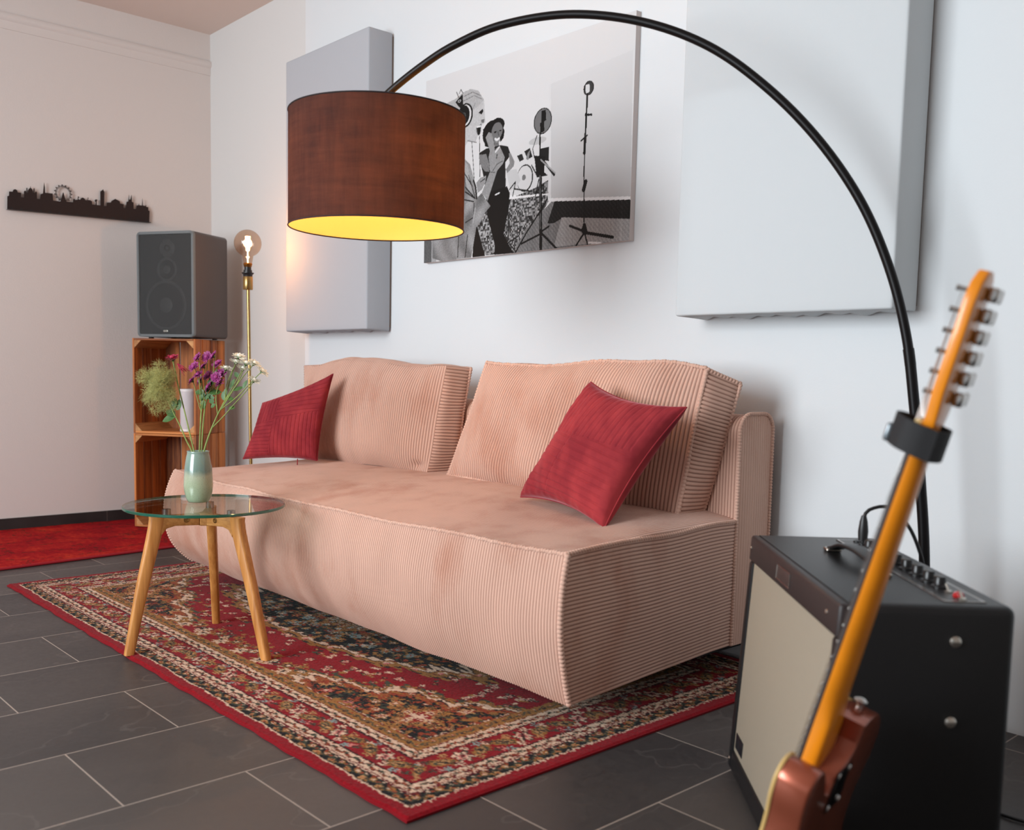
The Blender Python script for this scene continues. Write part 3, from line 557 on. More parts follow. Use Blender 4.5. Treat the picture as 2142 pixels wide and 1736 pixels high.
# ================================================================== SOFA
def cord_mat(name, c, c2, nap=0.5):
    t = NT(name); tc = t.n('TexCoord').outputs['Object']
    n1 = t.noise(3.5, 3, tc, (1, 1, 0.7)); n2 = t.noise(11, 4, tc, (1, 1, 0.5)); n3 = t.noise(160, 2, tc); wa = t.n('Attribute'); wa.attribute_name = 'groove_shade'
    f = t.math('ADD', t.math('MULTIPLY', n1, 0.5), t.math('ADD', t.math('MULTIPLY', n2, 0.42), t.math('MULTIPLY', n3, 0.08)))
    bc = t.ramp(f, [(0.34, srgb(*c2)), (0.50, srgb(*c)), (0.66, tuple(min(1, x*1.08) for x in srgb(*c)[:3])+(1,))])
    t.p(Base_Color=t.mix(t.math('MULTIPLY', wa.outputs['Fac'], 0.78), bc, srgb(118, 72, 58)), Roughness=0.85, Specular_IOR_Level=0.15, Sheen_Weight=0.25, Sheen_Roughness=0.4)  # brown shade painted into the grooves between the ribs
    t.bump(t.noise(900, 2, tc), 0.25, 0.0006); return t.m
M_cord = cord_mat('dusty_pink_corduroy', (208, 169, 151), (190, 141, 120))
SX0, SX1, SXr = -3.415, -1.435, -1.46
PITCH = 0.0088
sofa = thing('corduroy_sofa', 'large dusty pink corduroy sofa with a low back and no armrests', 'sofa', (-2.43, 1.85, 0))
FBL, FBR, FTL, FTR = (SX0+0.01, 1.478, 0.076), (SX1, 1.480, 0.078), (SX0, 1.452, 0.412), (SX1, 1.462, 0.413)
RBL, RBR, RTL, RTR = (SX0, 2.12, 0.092), (SXr, 2.115, 0.094), (SX0, 2.12, 0.425), (SXr, 2.115, 0.425)
# profile: side faces bow outwards along the front (belly) and the top seam sags a little between its ends
def front_extra(u, v):
    e = np.zeros(np.broadcast(u, v).shape+(3,)) if False else 0
    sag = -0.013*np.sin(PI*u)**0.8*v
    tuck = 0.034*(1-u)*np.clip(1-v/0.30, 0, 1)**2
    belly = -(0.058-0.031*u)*np.sin(PI*np.clip(v, 0, 1))**0.9
    return np.concatenate([0*u*v, (belly+tuck)*np.ones_like(u*v), (sag+0.008*np.sin(u*19)*v*(1-v))*np.ones_like(u*v)], -1)
def top_extra(u, v):
    sag = -0.013*np.sin(PI*u)**0.8*(1-v); puff = 0.034*np.sin(PI*np.clip(u, 0, 1))**0.35*np.sin(PI*np.clip(v*0.62, 0, 1))**1.0
    roll = 0
    return np.concatenate([0*u*v, 0*u*v, (sag+puff)*np.ones_like(u*v)], -1)
Pf = face_grid(FBL, FBR, FTR, FTL, PITCH, 'u', 0, 0.0031, 0.0035, 1, nlong=60, extra=front_extra)
Pt = face_grid(FTL, FTR, RTR, RTL, PITCH, 'u', 0, 0.0031, 0.0035, 1, nlong=50, extra=top_extra); Pt[..., 3] *= 0.35
def side_extra(sx):
    def f(u, v):   # u from front to back, v up; front edge follows the belly of the front panel
        w = 1-u; tuck = (0.034 if sx < 0 else 0.0)*np.clip(1-v/0.30, 0, 1)**2*w**3; belly = -(0.058 if sx < 0 else 0.027)*np.sin(PI*np.clip(v, 0, 1))**0.9*w**2
        out = sx*0.012*np.sin(PI*u)*np.sin(PI*v)
        return np.concatenate([out*np.ones_like(u*v), (tuck+belly)*np.ones_like(u*v), 0.004*np.sin(u*9)*v*np.ones_like(u*v)], -1)
    return f
Pr = face_grid(FBR, RBR, RTR, FTR, PITCH, 'v', 0, 0.0031, 0.0035, 1, nlong=50, extra=side_extra(1))
Pl = face_grid(FBL, RBL, RTL, FTL, PITCH, 'v', 0, 0.0031, 0.0035, 1, nlong=30, extra=side_extra(-1), sgn=-1)
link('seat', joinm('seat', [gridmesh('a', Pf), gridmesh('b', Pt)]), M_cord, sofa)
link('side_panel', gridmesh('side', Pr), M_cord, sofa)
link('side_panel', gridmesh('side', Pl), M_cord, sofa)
M_dark = plain('black_underlay', (22, 20, 20), 0.9)
link('underside', boxm('under', (SX0+0.03, 1.55, 0.078), (SXr-0.02, 2.24, 0.10)), M_dark, sofa, smooth=False)
for x, y in ((SX0+0.34, 1.80), (SX1-0.36, 1.80), (SX0+0.34, 2.16), (SX1-0.36, 2.16)):
    add('leg', lathe('leg', [(0, 0.0085), (0.022, 0.0085), (0.026, 0.012), (0.03, 0.08), (0, 0.08)], 20, (x, y, 0)), M_dark, sofa)
def edge_pts(P, which, k=1):
    return {'u0': P[0], 'u1': P[-1], 'v0': P[:, 0], 'v1': P[:, -1]}[which][::k]
link('piping', joinm('p', [beads('b', edge_pts(Pf, 'u1'), 0.0076, 0.0095), beads('b', edge_pts(Pf, 'u0'), 0.0076, 0.0095),
      beads('b', edge_pts(Pt, 'v0', 3), 0.0052, PITCH), beads('b', edge_pts(Pr, 'v1'), 0.0058, PITCH), beads('b', edge_pts(Pr, 'u1', 2), 0.004, PITCH)]), M_cord, sofa)
# low back: rounded top slab
BY0, BY1, BT = 2.112, 2.262, 0.700
def back_profile():
    r = 0.045; pts = [(BY0, 0.092)]+[(BY0, z) for z in np.linspace(0.12, BT-r, 14)]
    pts += [(BY0+r-r*math.cos(a), BT-r+r*math.sin(a)) for a in np.linspace(0.15, PI/2, 8)]
    pts += [(BY1-r+r*math.sin(a), BT-r+r*math.cos(a)) for a in np.linspace(0.0, PI/2, 8)]
    pts += [(BY1, z) for z in np.linspace(BT-r-0.03, 0.092, 10)]
    return np.array(pts)
bp = back_profile(); nr = int((SXr-SX0)/0.0092); xs = np.linspace(SX0, SXr, nr*6+1); h = 0.0031*(np.abs(np.sin(PI*np.linspace(0, nr, nr*6+1)))**0.55-0.6)
Tn = np.gradient(bp, axis=0); Tn /= np.linalg.norm(Tn, axis=1)[:, None]; Nn = np.stack([-Tn[:, 1], Tn[:, 0]], 1)
G = np.zeros((len(xs), len(bp), 3)); G[..., 0] = xs[:, None]; WB = np.clip(1-1.05*(h/0.0031+0.6), 0, 1)[:, None]*np.ones((1, len(bp))); G[..., 1] = bp[None, :, 0]+h[:, None]*Nn[None, :, 0]; G[..., 2] = bp[None, :, 1]+h[:, None]*Nn[None, :, 1]+0.004*np.sin(xs*5)[:, None]*(bp[None, :, 1] > 0.5)
bk = gridmesh('bk', np.concatenate([G, WB[..., None]], -1))
def end_cap(x, sg):
    ny = 15*6+1; yy = np.linspace(0.002, 0.998, ny); hh = 0.0016*(np.abs(np.sin(PI*yy*15))**0.55-0.6); zz = np.linspace(0, 1, 30)
    Q = np.zeros((ny, 30, 3))
    for i, q in enumerate(yy):
        y = BY0+q*(BY1-BY0); r = 0.045; dy = max(0, r-(y-BY0), r-(BY1-y)); zt = BT-r+math.sqrt(max(0, r*r-dy*dy))
        z = 0.092+(zt-0.092)*zz; Q[i, :, 0] = x+sg*(hh[i]+0.006*np.sin(PI*zz)*math.sin(PI*q)); Q[i, :, 1] = y; Q[i, :, 2] = z
    return gridmesh('cap', Q)
link('backrest', joinm('backrest', [bk, end_cap(SXr, 1), end_cap(SX0, -1)]), M_cord, sofa)
rim = [(SXr+0.001, p[0], p[1]+0.0015) for p in bp]
link('piping', beads('b', rim, 0.0058, 0.0082), M_cord, sofa); link('piping', beads('b', [(SX0, p[1], p[2]) for p in rim], 0.0058, 0.0082), M_cord, sofa)

# ================================================================== LOOSE BACK CUSHIONS
def cushion(label, F, B, bulge, seed, pipes, crease=None, pitch=0.0108):
    """F, B: front and back quads (BL, BR, TR, TL)"""
    c = np.mean(np.array(F+B), 0)
    o = thing('back_cushion', label, 'cushion', (float(c[0]), float(c[1]), float(min(p[2] for p in F+B))), 'loose corduroy back cushions')
    wb = 0.010
    def ex(u, v):
        e = np.zeros(np.broadcast(u, v).shape[:2]+(3,)); 
        if crease: 
            for (cu, cv, w, d) in crease: e[..., 1] += (d*np.exp(-(((u-cu)/w)**2+((v-cv)/w)**2)))[..., 0]
        e[..., 2] += (0.010*np.sin(u*7+seed)*v)[..., 0]
        return e
    def ex2(u, v):      # top edge of the back follows
        e = np.zeros(np.broadcast(u, v).shape[:2]+(3,)); e[..., 2] += (0.010*np.sin(u*7+seed)*v)[..., 0]; return e
    def extop(u, v):
        e = np.zeros(np.broadcast(u, v).shape[:2]+(3,)); e[..., 2] += (0.010*np.sin(u*7+seed)*np.ones_like(v))[..., 0]; return e
    def exs(uu):
        def f(u, v): e = np.zeros(np.broadcast(u, v).shape[:2]+(3,)); e[..., 2] += (0.010*math.sin(uu*7+seed)*v*np.ones_like(u))[..., 0]; return e
        return f
    k = dict(wobble=wb, seed=seed, amp=0.0034)
    Pf = face_grid(F[0], F[1], F[2], F[3], pitch, 'u', bulge, nlong=70, extra=ex, **k)
    Pb = face_grid(B[0], B[1], B[2], B[3], pitch, 'u', 0.02, nlong=20, extra=ex2, sgn=-1, **k)
    Pt = face_grid(F[3], F[2], B[2], B[3], pitch, 'u', 0.014, nlong=24, extra=extop, **k)
    Pbt = face_grid(F[0], F[1], B[1], B[0], pitch, 'u', 0.004, nlong=8, sgn=-1, **k)
    Pr = face_grid(F[1], B[1], B[2], F[2], pitch, 'v', 0.012, nlong=26, extra=exs(1), **k)
    Pl = face_grid(F[0], B[0], B[3], F[3], pitch, 'v', 0.012, nlong=16, extra=exs(0), sgn=-1, **k)
    link('cover', joinm('cover', [gridmesh('g', q) for q in (Pf, Pb, Pt, Pbt, Pr, Pl)]), M_cord, o)
    E = dict(fr=Pf[-1], fl=Pf[0], ft=Pf[::3, -1], fb=Pf[::3, 0], br=Pb[-1], bt=Pb[::3, -1], bl=Pb[0], tr=Pt[-1], sr=Pr[:, 0])
    link('piping', joinm('pp', [beads('b', E[q], 0.0062, 0.0095) for q in pipes]), M_cord, o)
    return o
cushion('wide pink corduroy back cushion at the right end of the sofa, tilted against the backrest',
    [(-2.515, 1.985, 0.447), (-1.562, 1.985, 0.428), (-1.515, 2.030, 0.828), (-2.375, 2.035, 0.822)],
    [(-2.50, 2.095, 0.452), (-1.552, 2.095, 0.432), (-1.478, 2.130, 0.788), (-2.36, 2.145, 0.800)], 0.045, 3, ('fr', 'fl', 'ft', 'fb', 'br', 'bt', 'tr'))
cushion('pink corduroy back cushion at the left end of the sofa, behind the single plum pillow',
    [(-3.40, 1.985, 0.437), (-2.61, 1.985, 0.449), (-2.565, 2.020, 0.822), (-3.445, 1.985, 0.818)],
    [(-3.40, 2.095, 0.442), (-2.585, 2.095, 0.452), (-2.545, 2.108, 0.812), (-3.43, 2.10, 0.805)], 0.045, 5, ('br', 'bt', 'bl'), crease=[(0.93, 0.06, 0.035, 0.012)])

# ================================================================== VELVET THROW PILLOWS
def velvet(name, c, c2):
    t = NT(name); tc = t.n('TexCoord').outputs['Object']; n1 = t.noise(7, 3, tc); n2 = t.noise(26, 3, tc, (1, 1, 0.6))
    f = t.math('ADD', t.math('MULTIPLY', n1, 0.6), t.math('MULTIPLY', n2, 0.4))
    t.p(Base_Color=t.ramp(f, [(0.38, srgb(*c2)), (0.6, srgb(*c))]), Roughness=0.8, Specular_IOR_Level=0.1, Sheen_Weight=0.5, Sheen_Roughness=0.35, Sheen_Tint=(0.9, 0.45, 0.5, 1))
    t.bump(t.noise(700, 2, tc), 0.2, 0.0006); return t.m
M_velvet = velvet('raspberry_velvet', (158, 54, 58), (128, 38, 46))
def pillow(label, Q, T, seed, hollow=0.10, off=(0, 0, 0)):
    """Q: corner points BL, BR, TR, TL seen from the room"""
    Q = [np.array(q, float) for q in Q]; n = 181; a = np.linspace(-1, 1, n); U, V = np.meshgrid(a, a, indexing='ij')
    nrm = np.cross(Q[1]-Q[0], Q[3]-Q[0]); nrm /= np.linalg.norm(nrm)
    u2 = (U*(1-hollow*(1-V**2)*U**2)+1)/2; v2 = (V*(1-hollow*(1-U**2)*V**2)+1)/2
    base = ((1-u2)*(1-v2))[..., None]*Q[0]+(u2*(1-v2))[..., None]*Q[1]+(u2*v2)[..., None]*Q[2]+((1-u2)*v2)[..., None]*Q[3]
    th = T*(np.clip((1-U**2), 0, 1)**0.36*np.clip((1-V**2), 0, 1)**0.36)
    th = th*(1+0.05*np.sin(3.1*U+seed)*np.cos(2.7*V))
    # pleats of the patchwork: fields of parallel stitched lines in alternating directions
    g = np.zeros_like(U)
    cut = ((U > -0.25).astype(int)+(V > 0.15).astype(int)*2+seed) % 4
    def lines(c, f): w = (c*f) % 1.0; return np.exp(-((w-0.5)/0.10)**2)
    g = np.where((cut == 0) | (cut == 3), lines(U+0.08*V, 9.5), lines(V+0.1*U, 8.5)); seam = np.exp(-((U+0.25)/0.012)**2)+np.exp(-((V-0.15)/0.012)**2)
    fade = np.clip((1-np.abs(U))*6, 0, 1)*np.clip((1-np.abs(V))*6, 0, 1)
    wr = 0.0035*np.sin(U*9+V*5+seed)*np.exp(-((np.abs(U*V)-0.45)/0.2)**2)*fade
    # gathers near the seams
    ga = 0.003*np.sin(U*38)*np.exp(-((1-np.abs(V))/0.10)**2)+0.003*np.sin(V*38)*np.exp(-((1-np.abs(U))/0.10)**2)
    F_ = base+nrm*(th+(-0.0031*g-0.0014*seam)*fade+wr+ga*fade)[..., None]; B_ = base-nrm*(th*0.8)[..., None]
    me = joinm('pillow', [gridmesh('f', F_), gridmesh('b', B_[::-1])])
    c = base.mean((0, 1)); o = thing('velvet_pillow', label, 'pillow', (float(c[0]), float(c[1]), float(base[..., 2].min())), 'velvet pillows on the sofa')
    link('cover', me, M_velvet, o)
    rim = np.concatenate([base[:, 0], base[-1, 1:], base[::-1, -1][1:], base[0, ::-1][1:]])
    link('seam', tubem('seam', rim[::2], 0.0022, 6, caps=False), M_velvet, o); return o
pillow('raspberry velvet pillow tilted diamond-wise in front of the right back cushion',
    [(-1.968, 1.820, 0.452), (-1.575, 1.735, 0.425), (-1.447, 1.872, 0.722), (-1.785, 1.895, 0.775)], 0.072, 1, 0.13)
lp = pillow('plum red velvet pillow leaning at the left end of the sofa near the brass lamp',
    [(-3.345, 1.680, 0.452), (-3.10, 1.85, 0.458), (-3.075, 1.90, 0.775), (-3.315, 1.745, 0.660)], 0.055, 2, 0.08)
tg = link('zip_tag', tubem('z', [(-3.155, 1.80, 0.462), (-3.150, 1.797, 0.450), (-3.149, 1.796, 0.440)], 0.0018, 6), M_velvet, lp)
# ================================================================== ON THE BACK WALL
M_fab_l = plain('stretched_white_fabric_shaded', (176, 178, 183), 0.85, bs=700, bstr=0.15, Specular_IOR_Level=0.15)  # same white cloth as the right panel, its dimmer light painted as greyer tone
M_fab_r = plain('stretched_white_fabric_lit', (204, 208, 210), 0.85, bs=700, bstr=0.15, Specular_IOR_Level=0.15)
M_pframe = plain('raw_panel_frame', (120, 104, 94), 0.8)
def acoustic(x0, x1, z0, z1, dpt, mat, label, seed):
    o = thing('acoustic_panel', label, 'acoustic panel', ((x0+x1)/2, YB-0.001, z0), 'white acoustic panels on the back wall')
    def ex(u, v):
        e = np.zeros(np.broadcast(u, v).shape[:2]+(3,)); return e
    me = boxm('c', (x0, YB-dpt, z0), (x1, YB-0.008, z1), 0.006, 3)
    bm = bmesh.new(); bm.from_mesh(me); bmesh.ops.subdivide_edges(bm, edges=[e for e in bm.edges if e.calc_length() > 0.2], cuts=60, use_grid_fill=True)
    for v in bm.verts:
        if v.co.z < z0+0.003:      # the cloth is drawn up unevenly under the lower edge
            d = min(1, max(0, (v.co.y-(YB-dpt))/dpt)); v.co.z += d*(0.004*math.sin(v.co.x*90+seed)+0.003*math.sin(v.co.x*37))
    bm.to_mesh(me); bm.free()
    add('fabric_cover', me, mat, o, 0.9)
    link('frame', boxm('f', (x0+0.012, YB-0.010, z0+0.014), (x1-0.004, YB-0.001, z1-0.012)), M_pframe, o, smooth=False); return o
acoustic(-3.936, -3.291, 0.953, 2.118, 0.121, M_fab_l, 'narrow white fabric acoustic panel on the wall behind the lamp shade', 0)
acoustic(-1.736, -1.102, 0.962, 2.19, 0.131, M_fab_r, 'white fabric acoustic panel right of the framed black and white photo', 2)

# canvas print: the studio photograph is drawn knot by knot into a colour attribute
cv = thing('canvas_print', 'black and white canvas photo of two singers and microphone stands', 'picture', (-2.53, YB, 1.205))
CX0, CX1, CZ0, CZ1, CY = -3.049, -2.009, 1.205, 1.882, YB-0.022
nu, nv = 521, 339; ug, vg = np.meshgrid(np.linspace(0, 1, nu), np.linspace(0, 1, nv), indexing='ij'); asp = (CX1-CX0)/(CZ1-CZ0)
g_ = 0.82-0.04*(1-vg)+0.02*np.sin(ug*3); rg = np.random.default_rng(4); nz = rg.normal(size=ug.shape); ns = (nz+np.roll(nz, 1, 0)+np.roll(nz, 1, 1)+np.roll(nz, 2, 0)+np.roll(nz, 2, 1))/2.3
nc = np.repeat(np.repeat(rg.normal(size=(nu//3+1, nv//3+1)), 3, 0), 3, 1)[:nu, :nv]; nc = np.where(nc > 0, 0.9, -0.9)*np.abs(nc)**0.5
streak = np.sin((ug*1.6+vg)*260)*0.5+rg.normal(size=(nu, 1))*0.3
def inside(pts):
    m_ = np.zeros(ug.shape, bool); n = len(pts)
    for i in range(n):
        (x1, y1), (x2, y2) = pts[i], pts[(i+1) % n]
        if y1 == y2: continue
        c = ((vg > y1) != (vg > y2)) & (ug < (x2-x1)*(vg-y1)/(y2-y1)+x1); m_ ^= c
    return m_
for s_ in PICT:
    if s_[0] == 'p':
        m_ = inside(s_[3]); g = s_[1]
        if s_[2] == 0: val = g+0*ug
        elif s_[2] == 4: val = np.clip(g+0.07*np.sin(ug*62+3.5*np.sin(vg*13))+0.04*np.sin(vg*31+ug*44)+0.035*nz, 0.1, 0.75)
        elif s_[2] == 1: val = np.clip(g+0.24*nc, 0.04, 0.9)
        elif s_[2] == 2: val = np.clip(g+0.07*streak+0.03*nz, 0.03, 0.9)
        else: val = 0.84-0.17*(1-vg)-0.04*np.abs(ug-0.7)
        if s_[2] == 0 and 0.2 < g < 0.75: val = val+0.02*ns*(g > 0.25)
        g_ = np.where(m_, val, g_)
    elif s_[0] == 'l':
        w_ = s_[2]*0.62; pts = s_[3]
        for (x1, y1), (x2, y2) in zip(pts[:-1], pts[1:]):
            dx, dy = (x2-x1)*asp, y2-y1; L2 = dx*dx+dy*dy+1e-12; t_ = np.clip(((ug-x1)*asp*dx+(vg-y1)*dy)/L2, 0, 1)
            dd = np.hypot((ug-x1)*asp-t_*dx, (vg-y1)-t_*dy); g_ = np.where(dd < max(w_, 0.0022), s_[1], g_)
    else:
        (cx_, cy_), (rx_, ry_) = s_[3]; q = ((ug-cx_)/rx_)**2+((vg-cy_)/ry_)**2; g_ = np.where(q < 1, s_[1], g_)
G = np.zeros((nu, nv, 3)); G[..., 0] = CX0+ug*(CX1-CX0); G[..., 1] = CY; G[..., 2] = CZ0+vg*(CZ1-CZ0)
me = gridmesh('print', G); at = me.color_attributes.new('tone', 'FLOAT_COLOR', 'POINT'); g_ = np.clip(g_, 0, 1)**2.2*0.98
at.data.foreach_set('color', np.stack([g_, g_, g_*1.01, np.ones_like(g_)], -1).reshape(-1).astype(np.float32))
t = NT('canvas_print_surface'); a_ = t.n('Attribute'); a_.attribute_name = 'tone'; t.p(Base_Color=a_.outputs['Color'], Roughness=0.5, Specular_IOR_Level=0.25)
link('printed_face', me, t.m, cv)
link('stretcher', boxm('st', (CX0, CY+0.0004, CZ0), (CX1, YB-0.001, CZ1), 0.0), plain('canvas_edge', (204, 192, 188), 0.7), cv, smooth=False)

# ================================================================== SKYLINE on the left wall
sk = thing('skyline_ticket_shelf', 'flat dark metal city skyline with ferris wheel on the left wall', 'wall decoration', (XL, 1.64, 1.49))
M_sky = plain('dark_bronze_sheet', (44, 32, 30), 0.45, 0.5)
pl_ = prism('sky', [(y, z) for y, z in SKY], 'x', XL+0.012, XL+0.0145)
link('silhouette', pl_, M_sky, sk, smooth=False)
wy, wz, wr = WHEEL; X0, X1 = XL+0.012, XL+0.0142
def ringm(y, z, r0, r1, a, b, n=48):
    v, f = [], []
    for x in (a, b):
        for r in (r0, r1):
            for i in range(n): q = 2*PI*i/n; v.append((x, y+r*math.cos(q), z+r*math.sin(q)))
    for i in range(n):
        k = (i+1) % n; A_, B_, C_, D2 = 0, n, 2*n, 3*n
        f += [(A_+i, B_+i, B_+k, A_+k), (C_+i, C_+k, D2+k, D2+i), (A_+i, A_+k, C_+k, C_+i), (B_+i, D2+i, D2+k, B_+k)]
    return pydata('ring', v, f)
parts = [ringm(wy, wz, wr*0.93, wr, X0, X1), ringm(wy, wz, wr*0.82, wr*0.865, X0, X1)]
for i in range(15):
    q = 2*PI*i/15; y, z = wy+wr*1.08*math.cos(q), wz+wr*1.08*math.sin(q); parts.append(boxm('g', (X0, y-0.0026, z-0.0024), (X1, y+0.0026, z+0.0024)))
    for rr in (0.89,): parts.append(tubem('s', [(X0+0.001, wy+wr*0.84*math.cos(q+0.1), wz+wr*0.84*math.sin(q+0.1)), (X0+0.001, wy+wr*0.97*math.cos(q), wz+wr*0.97*math.sin(q))], 0.0007, 4))
for a, b in (((-0.012, -1.12), (0, 0)), ((0.012, -1.12), (0, 0))): parts.append(tubem('l', [(X0+0.001, wy+a[0], wz+a[1]*wr), (X0+0.001, wy, wz+0.004)], 0.0014, 5))
for q in (0.25, 0.5, 0.75): parts.append(tubem('c', [(X0+0.001, wy-0.012*q, wz-1.1*wr*q), (X0+0.001, wy+0.012*q, wz-1.1*wr*q)], 0.0008, 4))
link('ferris_wheel', joinm('w', parts), M_sky, sk, smooth=False)
# a bent strip along the bottom with half-round slots
v0, v1 = SKY[0], SKY[-1]
def low(y): return v0[1]+(v1[1]-v0[1])*(y-v0[0])/(v1[0]-v0[0])
link('shelf_lip', joinm('lip', [prism('lp', [(v0[0], low(v0[0])-0.0015), (v1[0]+0.004, low(v1[0])-0.0015), (v1[0]+0.004, low(v1[0])+0.0005), (v0[0], low(v0[0])+0.0005)], 'x', XL+0.001, XL+0.030)]), M_sky, sk, smooth=False)
M_slot = plain('dark_slot', (20, 17, 17), 0.6)
for i in range(16):
    y = v0[0]+0.02+(v1[0]-v0[0]-0.035)*i/15
    link('slot', prism('sl', [(y+0.006*math.cos(q), low(y)+0.002+0.009*math.sin(q)) for q in np.linspace(0, PI, 10)], 'x', XL+0.0143, XL+0.0152), M_slot, sk, smooth=False)

# ================================================================== CRATES
M_crate = wood('flamed_pine', (104, 50, 20), (206, 126, 62), 2, 12, 0.6)
M_crate_h = wood('flamed_pine_cross', (118, 60, 26), (214, 138, 74), 0, 12, 0.6)
M_endg = wood('pale_post', (150, 100, 56), (206, 152, 96), 1, 16, 0.65)
CW, CD, CH = 0.33, 0.28, 0.4525
CR = 0.6235; CO = (-4.678, 1.782)
def crate(z, label):
    o = thing('wooden_crate', label, 'crate', (CO[0], CO[1], z), 'wooden fruit crates stacked in the corner', CR)
    B = lambda lo, hi: boxm('b', lo, hi, 0.0015, 1)
    tk = 0.010
    ws = (CD-0.018)/4
    for sx in (0, 1):
        for k in range(4):
            x = 0 if sx == 0 else CW-tk; y = 0.001+k*(ws+0.006)
            link('side_slat', B((x, y, 0), (x+tk, y+ws, CH)), M_crate, o, smooth=False, local=True)
    xs_ = [(0.0105, 0.086), (0.092, 0.166), (0.182, 0.252), (0.262, CW-0.0105)]
    for a, b in xs_: link('back_slat', B((a, CD-tk, 0.001), (b, CD-0.0005, CH-0.001)), M_crate, o, smooth=False, local=True)
    for zz in (0, CH-tk):
        for k in range(3):
            w3 = (CD-0.02-0.008)/3; y = 0.0005+k*(w3+0.004); link('end_board', B((tk+0.0003, y, zz+0.0003), (CW-tk-0.0003, y+w3, zz+tk-0.0003)), M_crate_h, o, smooth=False, local=True)
    s_ = 0.036
    for cx_, cz_, dx, dz in ((tk, tk, 1, 1), (CW-tk, tk, -1, 1), (tk, CH-tk, 1, -1), (CW-tk, CH-tk, -1, -1)):
        link('corner_post', prism('t', [(cx_, cz_), (cx_+dx*s_, cz_), (cx_, cz_+dz*s_)], 'y', 0.002, CD-tk-0.001), M_endg, o, smooth=False, local=True)
    return o
c1_ = crate(0.0105, 'brown wooden fruit crate standing on the red runner, lower one of the stack')
c2_ = dup(c1_, (CO[0], CO[1], 0.0105+CH+0.0015), 'brown wooden fruit crate holding the white cylinder, upper one of the stack')
c2_['group'] = 'wooden fruit crates stacked in the corner'
def crl(lx, ly, z): c, s = math.cos(CR), math.sin(CR); return (CO[0]+c*lx-s*ly, CO[1]+s*lx+c*ly, z)

# ---- white cylinder speaker standing in the upper crate
zc = 0.0105+CH+0.0015+0.0105; px_, py_, _ = crl(0.240, 0.085, 0)
ps = thing('portable_speaker', 'white cylinder speaker with small orange badge inside the upper crate', 'speaker', (px_, py_, zc), rotz=-0.95)
M_white = plain('white_plastic', (226, 222, 222), 0.45); M_mesh = plain('white_cloth', (205, 200, 202), 0.8, bs=900, bstr=0.4)
link('body', lathe('b', [(0, 0.0005), (0.030, 0.0005), (0.034, 0.004), (0.036, 0.012), (0.036, 0.196), (0.034, 0.203), (0.027, 0.205), (0.025, 0.201), (0, 0.201)], 40), M_mesh, ps, local=True)
add('end_ring', lathe('r', [(0.0355, 0.0), (0.0372, 0.002), (0.0372, 0.010), (0.0360, 0.012)], 40), M_white, ps, local=True)
add('end_ring', lathe('r', [(0.0360, 0.190), (0.0372, 0.192), (0.0372, 0.199), (0.0345, 0.2045)], 40), M_white, ps, local=True)
M_or = plain('orange_badge', (232, 72, 30), 0.5); M_wp = plain('white_print', (245, 245, 245), 0.5)
bd = link('badge', boxm('bd', (-0.010, -0.0378, 0.040), (0.010, -0.0345, 0.058), 0.001), M_or, ps, local=True, smooth=False)
def text(name, body, size, M, mat, parent, depth=0.0003):
    cu = bpy.data.curves.new(name, 'FONT'); cu.body = body; cu.size = size; cu.align_x = 'CENTER'; cu.align_y = 'CENTER'; cu.extrude = depth; cu.materials.append(mat)
    tmp = bpy.data.objects.new(name, cu); COL.objects.link(tmp); dg = bpy.context.evaluated_depsgraph_get(); me = bpy.data.meshes.new_from_object(tmp.evaluated_get(dg)); bpy.data.objects.remove(tmp)
    me.transform(M); me.materials.clear(); return link(name, me, mat, parent, smooth=False, local=True)
text('lettering', 'JBL', 0.011, Matrix.Translation((0, -0.0379, 0.049)) @ Matrix.Rotation(PI/2, 4, 'X'), M_wp, bd)

# ---- bookshelf loudspeaker on top of the crates
zs = 0.0105+2*CH+0.0015+0.001
SW, SD, SH, SR = 0.322, 0.262, 0.497, 0.50
sp_ = thing('bookshelf_speaker', 'large grey three-way loudspeaker standing on top of the crates', 'speaker', (-4.672, 1.806, zs), rotz=SR)
M_cab = plain('grey_metallic_lacquer', (84, 76, 74), 0.38, 0.35, bs=600, bstr=0.08); M_rimg = plain('light_grey_frame', (112, 118, 120), 0.4, 0.3)
M_baf = plain('black_baffle', (42, 42, 43), 0.6); M_cone = plain('dark_cone', (32, 28, 27), 0.45); M_surr = plain('cone_surround', (84, 86, 86), 0.4)
bm = bmesh.new()
def rr_poly(x0, x1, z0, z1, r, n=6):
    o = []
    for cx_, cz_, a in ((x1-r, z1-r, 0), (x0+r, z1-r, PI/2), (x0+r, z0+r, PI), (x1-r, z0+r, 1.5*PI)):
        for i in range(n+1): q = a+PI/2*i/n; o.append((cx_+r*math.cos(q), cz_+r*math.sin(q)))
    return o
add('cabinet', prism('cab', rr_poly(0, SW, 0.006, SH, 0.020), 'y', 0.016, SD, 0.004), M_cab, sp_, 0.6, local=True)
